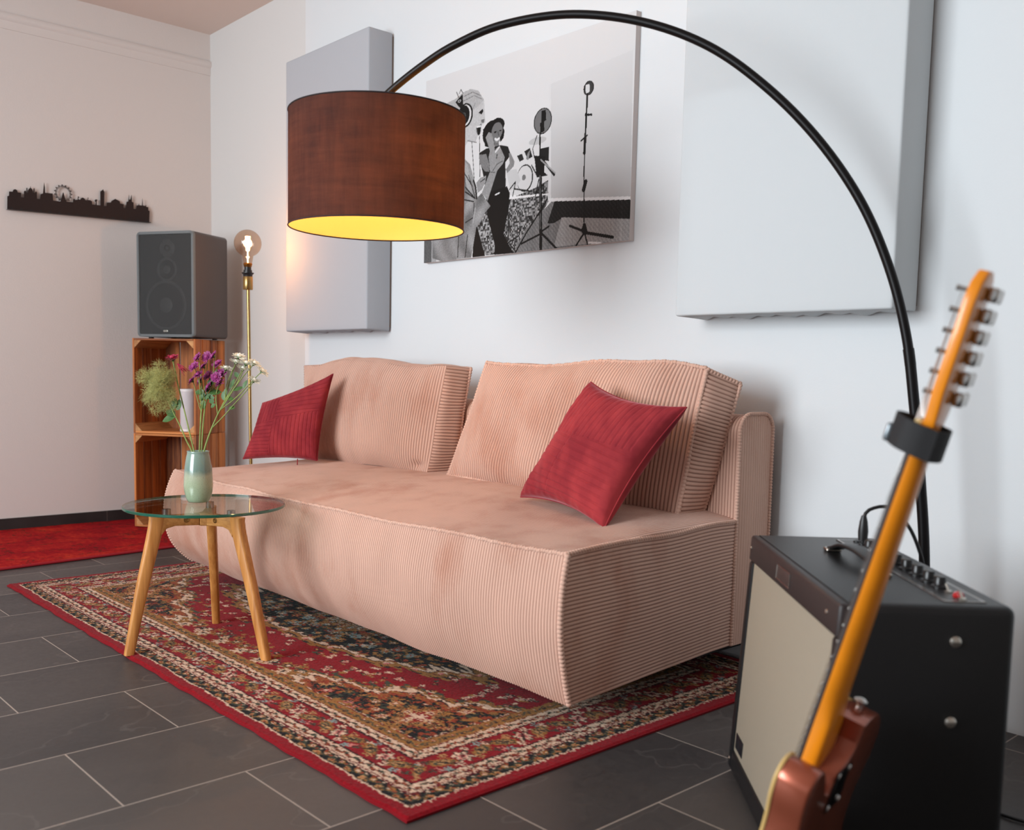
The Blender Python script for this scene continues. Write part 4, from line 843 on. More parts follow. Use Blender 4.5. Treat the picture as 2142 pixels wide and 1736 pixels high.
# light frame around the recessed front
oR, iR = rr_poly(0, SW, 0.006, SH, 0.020), rr_poly(0.013, SW-0.013, 0.019, SH-0.013, 0.006); n = len(oR)
v = [(a, 0.0, b) for a, b in oR]+[(a, 0.0, b) for a, b in iR]+[(a, 0.0165, b) for a, b in oR]+[(a, 0.0165, b) for a, b in iR]; f = []
for i in range(n):
    k = (i+1) % n; f += [(i, k, n+k, n+i), (2*n+i, 3*n+i, 3*n+k, 2*n+k), (i, 2*n+i, 2*n+k, k), (n+i, n+k, 3*n+k, 3*n+i)]
fm = pydata('fr', v, f); b2 = bmesh.new(); b2.from_mesh(fm); bmesh.ops.bevel(b2, geom=[e for e in b2.edges if all(x.co.y < 1e-6 for x in e.verts)], offset=0.002, segments=2, affect='EDGES'); bmesh.ops.recalc_face_normals(b2, faces=b2.faces[:]); b2.to_mesh(fm); b2.free()
add('front_frame', fm, M_rimg, sp_, local=True)
link('baffle', boxm('bf', (0.012, 0.013, 0.018), (SW-0.012, 0.0162, SH-0.012)), M_baf, sp_, smooth=False, local=True)
def driver(name, x, z, R0, rc, rcap, cone):
    M = Matrix.Translation((x, 0.0128, z)) @ Matrix.Rotation(PI/2, 4, 'X')
    d = add(name, lathe(name, [(R0, 0.0), (R0, 0.0018), (R0*0.96, 0.0026), (rc*1.06, 0.0026), (rc*1.03, 0.0016)], 56, M=M), M_surr, sp_, local=True)
    add('cone', lathe('cone', [(rc*1.03, 0.0012), (rc*0.97, 0.0030), (rc*0.90, 0.0010), (rc*0.5, 0.0006), (rcap, 0.0006)], 56, M=M), M_cone, d, local=True)
    add('dust_cap', lathe('cap', [(rcap, 0.0008), (rcap*0.8, 0.0030), (rcap*0.4, 0.0042), (0, 0.0046)], 40, M=M), M_surr, d, local=True)
    for i in range(4): q = PI/4+i*PI/2; add('screw', lathe('s', [(0, 0.004), (0.0028, 0.004), (0.003, 0.0024), (0.003, 0.002)], 12, M=Matrix.Translation((x+R0*0.93*math.cos(q), 0.0128, z+R0*0.93*math.sin(q))) @ Matrix.Rotation(PI/2, 4, 'X')), M_baf, d, local=True)
driver('tweeter', SW*0.52, SH-0.078, 0.042, 0.016, 0.009, M_cone)
driver('midrange_driver', SW*0.51, SH-0.176, 0.056, 0.042, 0.020, M_cone)
driver('woofer', SW*0.49, 0.155, 0.116, 0.100, 0.036, M_cone)
t = NT('speaker_grille'); tr = t.n('BsdfTransparent'); ms = t.n('MixShader'); t.p(Base_Color=srgb(66, 68, 68), Roughness=0.7)
ms.inputs[0].default_value = 0.42; t.t.links.new(tr.outputs[0], ms.inputs[1]); t.t.links.new(t.b.outputs[0], ms.inputs[2]); t.t.links.new(ms.outputs[0], t.out.inputs[0])
link('grille', boxm('gr', (0.0145, 0.0034, 0.0205), (SW-0.0145, 0.0040, SH-0.0145)), t.m, sp_, smooth=False, local=True)
M_badge = plain('silver_badge', (196, 196, 186), 0.3, 0.7)
bg_ = link('badge', boxm('bd', (SW*0.5-0.012, 0.0018, 0.030), (SW*0.5+0.012, 0.0034, 0.038), 0.0006), M_badge, sp_, smooth=False, local=True)
link('badge_mark', joinm('bm', [boxm('a', (SW*0.5-0.009+0.0042*i, 0.0015, 0.0320), (SW*0.5-0.0068+0.0042*i, 0.0019, 0.0360)) for i in range(5)]), M_baf, bg_, smooth=False, local=True)
for x in (0.04, SW-0.04):
    for y in (0.05, SD-0.05): add('rubber_foot', lathe('rf', [(0, 0.0005), (0.012, 0.0005), (0.012, 0.0065), (0, 0.0065)], 16, (x, y, 0)), M_baf, sp_, local=True)

# ================================================================== BRASS FLOOR LAMP with globe bulb
M_brass = plain('brass', (172, 140, 88), 0.28, 1.0); M_blk = plain('black_plastic', (26, 25, 26), 0.4)
bl = thing('brass_floor_lamp', 'slim brass floor lamp with a bare glowing globe bulb beside the crates', 'floor lamp', (-3.897, 2.0, 0))
def LX(z): return -3.897-0.0272*(z)
add('base', lathe('base', [(0, 0.0), (0.115, 0.0), (0.117, 0.004), (0.113, 0.012), (0.02, 0.016), (0.012, 0.03), (0, 0.03)], 48, (-3.897, 2.0, 0)), M_brass, bl)
BYL = 2.0
add('pole', tubem('pole', [(LX(0.02), BYL, 0.02), (LX(1.1260), BYL, 1.1260)], 0.0072, 16), M_brass, bl)
xs0 = LX(1.2)
add('socket_sleeve', lathe('sl', [(0, 1.1240), (0.020, 1.1240), (0.0212, 1.1260), (0.0212, 1.1780), (0.020, 1.1800)], 32, (xs0, BYL, 0)), M_brass, bl)
add('lamp_holder', lathe('lh', [(0.0195, 1.1780), (0.0200, 1.1880), (0.026, 1.1945), (0.026, 1.1970), (0.0185, 1.1970), (0.0180, 1.2080), (0.0145, 1.2090), (0.0145, 1.2230), (0.018, 1.2250), (0, 1.2250)], 32, (xs0, BYL, 0)), M_blk, bl)
bz = 1.3220; R0 = 0.0578; prof = [(0.0165, 1.2280), (0.0175, 1.2380), (0.020, 1.2490)]
for i in range(24):
    q = -PI/2+math.asin(0.40)+(PI-math.asin(0.40))*i/23; prof.append((max(0, R0*math.cos(q)), bz+R0*math.sin(q)))
t = NT('smoky_bulb_glass'); tr = t.n('BsdfTransparent'); tr.inputs[0].default_value = (0.86, 0.72, 0.62, 1); ms = t.n('MixShader'); gl = t.n('BsdfGlossy'); gl.inputs['Roughness'].default_value = 0.05
t.set(ms.inputs[0], schlick(t, 0.05, 0.6)); t.t.links.new(tr.outputs[0], ms.inputs[1]); t.t.links.new(gl.outputs[0], ms.inputs[2]); t.t.links.new(ms.outputs[0], t.out.inputs[0])
bulb = link('globe_bulb', lathe('bulb', prof, 48, (xs0, BYL, 0)), t.m, bl)
add('bulb_cap', lathe('bc', [(0.0150, 1.2210), (0.0175, 1.2280), (0.0195, 1.2340), (0.0175, 1.2380), (0, 1.2380)], 24, (xs0, BYL, 0)), plain('aged_gold', (150, 100, 44), 0.35, 1.0), bulb)
t = NT('glowing_filament'); em = t.n('Emission'); em.inputs[0].default_value = (1.0, 0.56, 0.20, 1); em.inputs[1].default_value = 60.0; t.t.links.new(em.outputs[0], t.out.inputs[0]); M_fil = t.m
fl_ = []
for i in range(6):
    q = 2*PI*i/6; fl_.append(tubem('f', [(xs0+0.006*math.cos(q), BYL+0.006*math.sin(q), 1.2910), (xs0+0.010*math.cos(q+0.4), BYL+0.010*math.sin(q+0.4), 1.3500)], 0.0014, 6))
fl_.append(tubem('f', [(xs0, BYL, 1.2380), (xs0, BYL, 1.2910)], 0.0022, 8)); fl_.append(tubem('f', [(xs0+0.006*math.cos(a), BYL+0.006*math.sin(a), 1.2910) for a in np.linspace(0, 2*PI, 13)], 0.0012, 6)); fl_.append(tubem('f', [(xs0+0.010*math.cos(a), BYL+0.010*math.sin(a), 1.3500) for a in np.linspace(0, 2*PI, 13)], 0.0012, 6))
link('filament', joinm('fil', fl_), M_fil, bulb)
def point(name, loc, power, col, r):
    d = bpy.data.lights.new(name, 'POINT'); d.energy = power; d.color = col; d.shadow_soft_size = r; o = bpy.data.objects.new(name, d); COL.objects.link(o); o.location = loc; return o
point('globe_bulb_light', (xs0, BYL, 1.322), 5.5, (1.0, 0.48, 0.20), 0.02)

# ================================================================== ARC LAMP
al = thing('arc_lamp', 'tall black arc floor lamp reaching over the sofa with a brown drum shade', 'floor lamp', (-0.95, 2.12, 0))
M_blkm = plain('satin_black_metal', (24, 22, 23), 0.35, 0.6)
add('base', lathe('base', [(0, 0), (0.13, 0), (0.132, 0.004), (0.132, 0.028), (0.128, 0.032), (0.02, 0.033), (0.018, 0.06), (0, 0.06)], 56, (-0.95, 2.12, 0)), M_blkm, al)
ARC = [(-0.950, 2.120, 0.03), (-0.960, 2.114, 0.376), (-0.978, 2.104, 0.584), (-0.997, 2.093, 0.752), (-1.018, 2.081, 0.898), (-1.055, 2.060, 1.043), (-1.113, 2.026, 1.189), (-1.197, 1.978, 1.327), (-1.299, 1.919, 1.448), (-1.413, 1.853, 1.546), (-1.548, 1.775, 1.612), (-1.697, 1.689, 1.643), (-1.842, 1.606, 1.633), (-1.949, 1.544, 1.595), (-2.026, 1.500, 1.550), (-2.099, 1.458, 1.495), (-2.146, 1.432, 1.450)]
SC = Vector((-2.146, 1.455, 1.158)); SR_, SHH = 0.225, 0.285
ap = spline(ARC, 140); s_ = np.linspace(0, 1, 140)
add('pole', tubem('p', ap[:46], 0.0118, 20), M_blkm, al)
add('arm', tubem('a', ap[44:], np.linspace(0.0108, 0.0092, 96), 20), M_blkm, al)
add('joint', tubem('j', ap[43:46], 0.0121, 20), M_blkm, al)
t = NT('dark_linen_shade'); tc = t.n('TexCoord').outputs['Object']
we = t.math('ADD', t.math('MULTIPLY', t.noise(55, 4, tc, (1, 1, 0.12), 0.7), 0.5), t.math('MULTIPLY', t.noise(55, 4, tc, (0.12, 0.12, 1), 0.7), 0.5)); cl_ = t.noise(9, 3, tc)
wv = t.math('ADD', we, t.math('MULTIPLY', t.math('SUBTRACT', cl_, 0.5), 0.5))
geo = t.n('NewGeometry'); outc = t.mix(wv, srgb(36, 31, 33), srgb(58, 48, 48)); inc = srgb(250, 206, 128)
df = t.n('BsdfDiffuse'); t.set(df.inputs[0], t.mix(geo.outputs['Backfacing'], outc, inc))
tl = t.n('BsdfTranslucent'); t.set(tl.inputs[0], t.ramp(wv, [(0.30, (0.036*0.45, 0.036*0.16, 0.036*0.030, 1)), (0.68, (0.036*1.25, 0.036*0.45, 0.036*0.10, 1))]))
adds = t.n('AddShader'); t.t.links.new(df.outputs[0], adds.inputs[0]); t.t.links.new(tl.outputs[0], adds.inputs[1]); t.t.links.new(adds.outputs[0], t.out.inputs[0]); M_shade = t.m
n = 96; v, f = [], []
zs_ = np.linspace(0, SHH, 9)
for z in zs_:
    for j in range(n): a = 2*PI*j/n; v.append((SC.x+SR_*math.cos(a), SC.y+SR_*math.sin(a), SC.z+z))
for i in range(len(zs_)-1):
    for j in range(n): k = (j+1) % n; f.append((i*n+j, i*n+k, (i+1)*n+k, (i+1)*n+j))
shade = link('lamp_shade', pydata('shade', v, f), M_shade, al)
M_edge = plain('shade_hem', (34, 26, 26), 0.8)
for z in (0, SHH): add('hem', tubem('hem', [(SC.x+SR_*math.cos(a), SC.y+SR_*math.sin(a), SC.z+z) for a in np.linspace(0, 2*PI, 97)], 0.0018, 8, caps=False), M_edge, shade)
zt = SC.z+SHH-0.03
sp3 = [tubem('k', [(SC.x, SC.y, zt), (SC.x+SR_*math.cos(a), SC.y+SR_*math.sin(a), SC.z+SHH-0.002)], 0.0015, 6) for a in (0.4, 0.4+2*PI/3, 0.4+4*PI/3)]
link('spider', joinm('sp', sp3+[tubem('k', [(-2.146, 1.432, 1.452), (SC.x, SC.y, zt), (SC.x, SC.y, zt-0.03)], 0.006, 10)]), M_blkm, al)
add('socket', lathe('so', [(0, zt-0.075), (0.019, zt-0.075), (0.02, zt-0.03), (0.012, zt-0.02), (0, zt-0.02)], 24, (SC.x, SC.y, 0)), M_blk, al)
t = NT('warm_opal_bulb'); em = t.n('Emission'); em.inputs[0].default_value = (1.0, 0.66, 0.32, 1); em.inputs[1].default_value = 25.0; t.t.links.new(em.outputs[0], t.out.inputs[0])
link('bulb', lathe('bu', [(0.013, zt-0.075)]+[(0.030*math.cos(q), zt-0.115+0.030*math.sin(q)) for q in np.linspace(PI/2-0.5, -PI/2, 12)], 28, (SC.x, SC.y, 0)), t.m, al)
for i, q in enumerate((0, 2*PI/3, 4*PI/3)): pass
point('arc_lamp_light', (SC.x, SC.y, zt-0.115), 28, (1.0, 0.58, 0.26), 0.032)

# ================================================================== GLASS SIDE TABLE
TX, TY = -2.573, 1.178; TZ = 0.411
st = thing('glass_side_table', 'round glass side table with three splayed oak legs on the oriental rug', 'table', (TX, TY, 0.0085))
M_oak = wood('oak', (166, 104, 46), (214, 150, 82), 2, 16, 0.45); M_oakh = wood('oak_rail', (160, 104, 50), (206, 148, 86), 0, 16, 0.45)
t = NT('clear_glass'); gl = t.n('BsdfGlossy'); gl.inputs['Roughness'].default_value = 0.0; tr = t.n('BsdfTransparent'); tr.inputs[0].default_value = (0.93, 0.97, 0.95, 1); ms = t.n('MixShader')
t.set(ms.inputs[0], schlick(t, 0.045, 0.8)); t.t.links.new(tr.outputs[0], ms.inputs[1]); t.t.links.new(gl.outputs[0], ms.inputs[2]); t.t.links.new(ms.outputs[0], t.out.inputs[0]); M_glass = t.m
t = NT('green_glass_edge'); t.p(Base_Color=srgb(20, 92, 74), Roughness=0.08, Transmission_Weight=0.35, Specular_IOR_Level=0.8); M_gedge = t.m
gt = TZ; g0 = gt-0.008; R0 = 0.218
top_disc = []
v = []; f = []; n = 96
me = lathe('glass', [(0, g0), (R0-0.0015, g0)], n, (TX, TY, 0)); me2 = lathe('glass', [(R0-0.0015, gt), (0, gt)], n, (TX, TY, 0))
gtop = link('glass_top', joinm('g', [me, me2]), M_glass, st, smooth=False)
add('polished_edge', lathe('ed', [(R0-0.0015, g0), (R0, g0+0.0015), (R0, gt-0.0015), (R0-0.0015, gt)], n, (TX, TY, 0)), M_gedge, gtop)
M_chrome = plain('brushed_steel', (200, 198, 195), 0.25, 1.0)
feet = [(-99.4, 0.208), (148.3, 0.240), (15.2, 0.240)]
def leg(ang, rf):
    a = math.radians(ang); d = Vector((math.cos(a), math.sin(a), 0)); C0 = Vector((TX, TY, 0))
    rt_ = 0.135; pts = [C0+d*rf+Vector((0, 0, 0.0085)), C0+d*(rf-(rf-rt_)*0.5)+Vector((0, 0, 0.19)), C0+d*rt_+Vector((0, 0, 0.350)), C0+d*(rt_-0.004)+Vector((0, 0, 0.386))]
    P = spline(pts, 24); q = np.linspace(0, 1, 24); W_ = 0.013+0.0075*q; T_ = 0.0115+0.003*q
    sd = Vector((-d.y, d.x, 0)); V = []; F = []; m = 16
    for i, p in enumerate(P):
        for j in range(m):
            b = 2*PI*j/m; cx_ = math.copysign(abs(math.cos(b))**0.55, math.cos(b)); sx_ = math.copysign(abs(math.sin(b))**0.55, math.sin(b))
            V.append(tuple(Vector(p)+d*cx_*W_[i]+sd*sx_*T_[i]))
    for i in range(23):
        for j in range(m): k = (j+1) % m; F.append((i*m+j, i*m+k, (i+1)*m+k, (i+1)*m+j))
    F += [tuple(range(m))[::-1], tuple(23*m+j for j in range(m))]
    lg = add('leg', pydata('leg', V, F), M_oak, st, 0.9)
    # rail from the centre to the leg head, with a curved underside
    prof = [(0.020, 0.354), (0.085, 0.356), (0.108, 0.350), (0.122, 0.332), (0.126, 0.385), (0.020, 0.386)]
    M = Matrix.Translation((TX, TY, 0)) @ Matrix.Rotation(a, 4, 'Z')
    rl = add('rail', prism('rail', prof, 'y', -0.0125, 0.0125, 0.0015, M=M), M_oakh, st, 0.5)
    add('bolt', lathe('bo', [(0, 0.0), (0.0075, 0.0), (0.0075, 0.0012), (0.0045, 0.0014), (0.004, 0.0004), (0, 0.0004)], 20, M=M @ Matrix.Translation((0.055, 0.0123, 0.371)) @ Matrix.Rotation(-PI/2, 4, 'X')), M_brass, rl)
    add('bolt', lathe('bo', [(0, 0.0), (0.0075, 0.0), (0.0075, 0.0012), (0.0045, 0.0014), (0.004, 0.0004), (0, 0.0004)], 20, M=M @ Matrix.Translation((0.055, -0.0123, 0.371)) @ Matrix.Rotation(PI/2, 4, 'X')), M_brass, rl)
    add('glass_pad', lathe('pad', [(0, 0.386), (0.0115, 0.386), (0.0115, g0-0.0002), (0, g0-0.0002)], 24, tuple(C0+d*0.105)), M_chrome, st)
for a, r in feet: leg(a, r)
add('hub', lathe('hub', [(0, 0.352), (0.021, 0.352), (0.023, 0.355), (0.023, 0.384), (0.021, 0.387), (0, 0.387)], 6, (TX, TY, 0)), M_oakh, st, 0.3)

# ================================================================== VASE WITH FLOWERS
VX, VY = -2.625, 1.182
t = NT('reactive_green_glaze'); tc = t.n('TexCoord').outputs['Object']; s = t.n('SeparateXYZ'); t.set(s.inputs[0], tc)
gz = t.math('ADD', t.math('MULTIPLY', s.outputs[2], 7.0), t.math('MULTIPLY', t.noise(30, 3, tc), 0.16)); spk = t.noise(520, 2, tc)
cc = t.ramp(gz, [(0.08, srgb(140, 162, 134)), (0.42, srgb(160, 172, 142)), (0.60, srgb(166, 172, 146)), (0.72, srgb(112, 136, 126)), (0.98, srgb(128, 150, 138))])
t.p(Base_Color=t.mix(t.math('MULTIPLY', t.math('GREATER_THAN', spk, 0.60), 0.35), cc, srgb(112, 118, 88)), Roughness=0.16, Coat_Weight=0.5, Coat_Roughness=0.08); M_vase = t.m
va = link('ceramic_vase', lathe('vase', [(0, 0), (0.0270, 0), (0.030, 0.002), (0.0345, 0.012), (0.0392, 0.034), (0.0402, 0.048), (0.0392, 0.070), (0.0372, 0.098), (0.0345, 0.116), (0.0325, 0.128), (0.0305, 0.135), (0.0300, 0.141), (0.0310, 0.1445), (0.0288, 0.1445), (0.0280, 0.138), (0.0295, 0.130), (0.0310, 0.112), (0.0350, 0.08), (0.036, 0.04), (0.028, 0.006), (0, 0.006)], 64), M_vase)
va.location = (VX, VY, TZ+0.0003); tag(va, 'small pale green glazed ceramic vase on the glass table', 'vase')
M_stem = plain('green_stem', (122, 140, 70), 0.6, var=0.2, vs=40); M_leaf = plain('green_leaf', (62, 98, 42), 0.5, var=0.25, vs=60); M_pur = plain('magenta_petals', (142, 46, 112), 0.6, var=0.25, vs=160); M_whi = plain('ivory_petals', (250, 250, 236), 0.6, var=0.06, vs=150); M_redp = plain('crimson_petals', (162, 22, 66), 0.6, var=0.2, vs=150); M_plume = plain('smokebush_haze', (186, 184, 116), 0.8, var=0.2, vs=60)
def flowerhead(c, d, r, layers, n, cup, seed, core=0.25):
    g = np.random.default_rng(seed); V, F = [], []; q = Vector(d).normalized().to_track_quat('Z', 'Y').to_matrix()
    for L in range(layers):
        rr = r*(1-0.26*L); el = cup+0.34*L
        for k in range(n-3*L):
            a = 2*PI*(k+0.5*L)/(n-3*L)+g.normal()*0.08; e = el+g.normal()*0.12; lt = rr*g.uniform(0.86, 1.06); wd = r*0.20
            ax_ = Vector((math.cos(a), math.sin(a), 0)); sd = Vector((-math.sin(a), math.cos(a), 0)); up = Vector((0, 0, 1)); b0 = len(V)
            for s, wv_, lift in ((0.08, 0.35, 0), (0.5, 1.0, 0.30), (0.85, 0.9, 0.36), (1.0, 0.25, 0.30)):
                p = ax_*(lt*s*math.cos(e*s))+up*(lt*s*math.sin(e)*(0.4+lift))
                for sg in (-1, 1): V.append(tuple(Vector(c)+q @ (p+sd*sg*wd*wv_*0.5+up*0.0002*sg)))
            for i in range(3): F.append((b0+2*i, b0+2*i+1, b0+2*i+3, b0+2*i+2))
    m = len(V); 
    for i in range(5):
        for j in range(8): th, ph = PI/2*i/4, 2*PI*j/8; V.append(tuple(Vector(c)+q @ Vector((r*core*math.cos(th)*math.cos(ph), r*core*math.cos(th)*math.sin(ph), r*(0.12+core*math.sin(th))))))
    for i in range(4):
        for j in range(8): k = (j+1) % 8; F.append((m+i*8+j, m+i*8+k, m+(i+1)*8+k, m+(i+1)*8+j))
    return pydata('head', V, F)
def calyx(c, d, r): M = axis_to(c, d); return lathe('cal', [(0, -r*0.5), (r*0.18, -r*0.42), (r*0.42, -r*0.1), (r*0.5, r*0.1), (0, r*0.1)], 10, M=M)
def leafm(a, b, w, seed, lobes=True):
    a, b = Vector(a), Vector(b); ax_ = (b-a); L = ax_.length; ax_.normalize(); g = random.Random(seed); view = Vector((0.5, -0.7, 0.5)); sd = ax_.cross(view).normalized(); nn = sd.cross(ax_)
    V, F = [], []; n = 13
    for i in range(n):
        s = i/(n-1); ww = w*math.sin(PI*min(1, s*0.93+0.07))**0.8*(1+(0.30*math.sin(s*19) if lobes else 0)); drop = -0.12*L*s*s
        for sg in (-1, 0, 1): V.append(tuple(a+ax_*L*s+sd*sg*ww+nn*(drop+(0.0 if sg == 0 else 0.12*ww))))
    for i in range(n-1):
        for j in range(2): F.append((3*i+j, 3*i+j+1, 3*i+j+4, 3*i+j+3))
    return pydata('leaf', V, F)
# smoke-bush plume: a haze of fine curled hairs, one uncountable mass
base_v = (VX, VY, TZ+0.02)
o = thing('smokebush_sprig', 'feathery green smoke-bush sprig leaning left out of the vase', 'flower', base_v)
link('stem', tubem('s', spline(FL['P_STEM'], 24), np.linspace(0.0026, 0.0014, 24), 8), M_stem, o)
for i, (a, b) in enumerate(FL['P_LEAF']): link('leaf', leafm(a, b, 0.011, i, False), M_leaf, o)
g = np.random.default_rng(12); C_ = np.array(FL['PLUME']); right = np.array(R_); upv = np.array([0, 0, 1.0]); fw = np.array(F_) if False else np.array([F_xyz for F_xyz in (-0.7377, 0.6688, 0.0)])
V, F = [], []
cl = []
for i in range(46):
    q = g.normal(size=3); q /= np.linalg.norm(q); rad = g.uniform(0.25, 0.95); cl.append((C_+right*(q[0]*rad*0.047-0.012*q[1]*rad)+upv*q[1]*rad*0.078+fw*q[2]*rad*0.035, g.uniform(0.013, 0.026)))
for i in range(11000):
    cc_, cr_ = cl[i % 46]; q = g.normal(size=3); q /= np.linalg.norm(q)
    p = cc_+cr_*(right*q[0]+upv*q[1]+fw*q[2])*g.uniform(0.1, 1.0)**0.6
    d0 = q[0]*right+q[1]*upv+q[2]*fw+g.normal(size=3)*0.9; d0 /= np.linalg.norm(d0); L = g.uniform(0.008, 0.018); r = 0.00026; cur = g.normal(size=3)*1.3
    pts = []; pp = p.copy(); dd = d0.copy()
    for k in range(4): pts.append(pp.copy()); pp = pp+dd*L/3; dd = dd+cur*0.35+np.array([0, 0, -0.05]); dd /= np.linalg.norm(dd)
    sx = np.cross(d0, [0.3, 0.5, 0.8]); sx /= np.linalg.norm(sx)+1e-9; sy = np.cross(d0, sx); b0 = len(V)
    for k, pk in enumerate(pts):
        rr = r*(1-0.25*k)
        for a in (0, 2.094, 4.189): V.append(tuple(pk+rr*(math.cos(a)*sx+math.sin(a)*sy)))
    for k in range(3):
        for j in range(3): F.append((b0+3*k+j, b0+3*k+(j+1) % 3, b0+3*k+3+(j+1) % 3, b0+3*k+3+j))
pm = link('plume', pydata('plume', V, F), M_plume, o); pm['kind'] = 'stuff'
# crimson bloom
o = thing('crimson_chrysanthemum', 'single crimson chrysanthemum behind the feathery sprig', 'flower', base_v)
link('stem', tubem('s', spline(FL['R_STEM'], 24), 0.0020, 8), M_stem, o)
link('bloom', flowerhead(FL['RED'], (0.25, -0.35, 0.9), 0.0215, 4, 30, 0.35, 5, 0.35), M_redp, o)
rd = FL['R_DROOP']; link('drooping_petal', joinm('dp', [tubem('d', spline([np.array(rd[0])+g.normal(size=3)*0.001, np.array(rd[1])+g.normal(size=3)*0.003, np.array(rd[2])+g.normal(size=3)*0.006+np.array([0, 0, 0.012*k/9])], 8), np.linspace(0.0012, 0.0006, 8), 5) for k in range(9)]), M_redp, o)
link('calyx', calyx(FL['RED'], (0.25, -0.35, 0.9), 0.02), M_leaf, o)
# magenta sprays
for si, (stem, heads, leaves, lab) in enumerate((('U_STEM', [0, 1, 3, 4, 9, 10, 11], [0, 1, 4, 7], 'spray of magenta chrysanthemums at the left of the middle, over the vase mouth'), ('U_STEM2', [2, 5, 6, 7, 8, 12, 13], [2, 3, 5, 6], 'spray of magenta chrysanthemums with pink heads nearest to the white blooms'))):
    o = thing('magenta_chrysanthemum', lab, 'flower', base_v, 'chrysanthemum sprays in the vase')
    link('stem', tubem('s', spline(FL[stem], 20), 0.0022, 8), M_stem, o)
    for k in heads:
        h = FL['PURPLE'][k]; d = Vector((random.uniform(-0.3, 0.6), -0.75, random.uniform(0.3, 0.9))); j = np.array(FL[stem][-1]) if k not in (9, 10, 11) else np.array(FL[stem][-2])
        tip = Vector(h)-d.normalized()*0.004; link('branch', tubem('b', spline([j, (j+np.array(tip))/2+np.array([0, 0, -0.006]), tip], 10), 0.0012, 6), M_stem, o)
        bl_ = link('bloom', flowerhead(h, d, 0.0185, 4, 30, 0.25, k, 0.35), M_pur, o); link('calyx', calyx(h, d, 0.011), M_leaf, bl_)
    for k in leaves: a, b = FL['U_LEAF'][k]; link('leaf', leafm(a, b, 0.0085, k), M_leaf, o)
o = thing('ivory_chrysanthemum', 'branching spray of ivory chrysanthemums leaning right out of the vase', 'flower', base_v, 'chrysanthemum sprays in the vase')
link('stem', tubem('s', spline(FL['W_STEM'], 24), np.linspace(0.0030, 0.0018, 24), 8), M_stem, o)
for k, br in enumerate(FL['W_BR']):
    link('branch', tubem('b', spline(br, 14), np.linspace(0.0018, 0.0012, 14), 6), M_stem, o)
    d = Vector(br[-1])-Vector(br[-2]); h = FL['WHITE'][k]; d = d.normalized()+Vector((0.15, -0.25, 0.1))
    bl_ = link('bloom', flowerhead(br[-1], d, 0.0225, 4, 28, 0.30, 40+k, 0.3), M_whi, o); link('calyx', calyx(br[-1], d, 0.013), M_leaf, bl_)
for k, (a, b) in enumerate(FL['W_LEAF']): link('leaf', leafm(a, b, 0.0062, 20+k, False), M_leaf, o)
# ================================================================== AMPLIFIER
AR = -0.766
am = thing('guitar_amplifier', 'black combo guitar amplifier with beige grille cloth standing behind the electric guitar', 'amplifier', (-1.122, 1.626, 0), rotz=AR)
AW, ADB, ADT, AH, Z0_ = 0.584, 0.277, 0.247, 0.486, 0.010
M_tolex = NT('black_tolex'); M_tolex.p(Base_Color=srgb(24, 23, 24), Roughness=0.38, Specular_IOR_Level=0.4); M_tolex.bump(M_tolex.noise(750, 3), 0.25, 0.0008); M_tolex = M_tolex.m
t = NT('beige_grille_cloth'); tc = t.n('TexCoord').outputs['Object']; s = t.n('SeparateXYZ'); t.set(s.inputs[0], tc)
wx = t.math('SINE', t.math('MULTIPLY', t.math('ADD', s.outputs[0], s.outputs[2]), 2*PI/0.0042)); wz = t.math('SINE', t.math('MULTIPLY', t.math('SUBTRACT', s.outputs[0], s.outputs[2]), 2*PI/0.0042))
wv = t.math('MULTIPLY', t.math('ADD', wx, wz), 0.25); t.p(Base_Color=t.ramp(t.math('ADD', wv, 0.5), [(0.15, srgb(104, 92, 78)), (0.6, srgb(158, 145, 126)), (0.9, srgb(176, 164, 146))]), Roughness=0.7); t.bump(wv, 0.4, 0.001); M_grl = t.m
M_nick = plain('nickel', (205, 198, 188), 0.22, 1.0)
sl = math.atan2(ADB-ADT, AH-Z0_)
prof = [(0.014, Z0_), (ADB, Z0_), (ADB, AH), (ADB-ADT+0.014, AH)]
me = prism('cab', prof, 'x', 0, AW, 0); b2 = bmesh.new(); b2.from_mesh(me)
es = [e for e in b2.edges if not all(v.co.y < ADB-ADT+0.02 for v in e.verts)]
bmesh.ops.bevel(b2, geom=es, offset=0.014, segments=4, affect='EDGES', profile=0.5); b2.to_mesh(me); b2.free()
add('cabinet', me, M_tolex, am, 0.6, local=True)
FM = Matrix.Translation((0, 0, Z0_)) @ Matrix.Rotation(-sl, 4, 'X'); FH = (AH-Z0_)/math.cos(sl)
def fbox(name, x0, x1, z0, z1, y0, y1, bev, mat, par=am, seg=2): return add(name, boxm(name, (x0, y0, z0), (x1, y1, z1), bev, seg, M=FM), mat, par, 0.6, local=True)
fbox('top_rail', 0.001, AW-0.001, FH-0.052, FH-0.001, 0.0, 0.030, 0.006, plain('black_tolex_sheen', (44, 36, 36), 0.42, bs=750, bstr=0.25), seg=3)  # same tolex as the cabinet, brownish sheen painted in as a lighter colour
fbox('side_rail', 0.001, 0.026, 0.0, FH-0.0522, 0.002, 0.030, 0.005, M_tolex); fbox('side_rail', AW-0.026, AW-0.001, 0.0, FH-0.0522, 0.002, 0.030, 0.005, M_tolex)
fbox('bottom_rail', 0.0262, AW-0.0262, 0.0, 0.040, 0.002, 0.030, 0.005, M_tolex)
fbox('grille_cloth', 0.0255, AW-0.0255, 0.039, FH-0.051, 0.006, 0.014, 0.003, M_grl)
pl2 = fbox('name_plate', 0.232, 0.318, FH-0.039, FH-0.015, -0.0012, 0.0, 0.0004, plain('plate_brown', (62, 48, 46), 0.4))
pz0, pz1 = FH-0.039, FH-0.015
oo = [(0.232, pz0), (0.318, pz0), (0.318, pz1), (0.232, pz1), (0.232, pz0)]
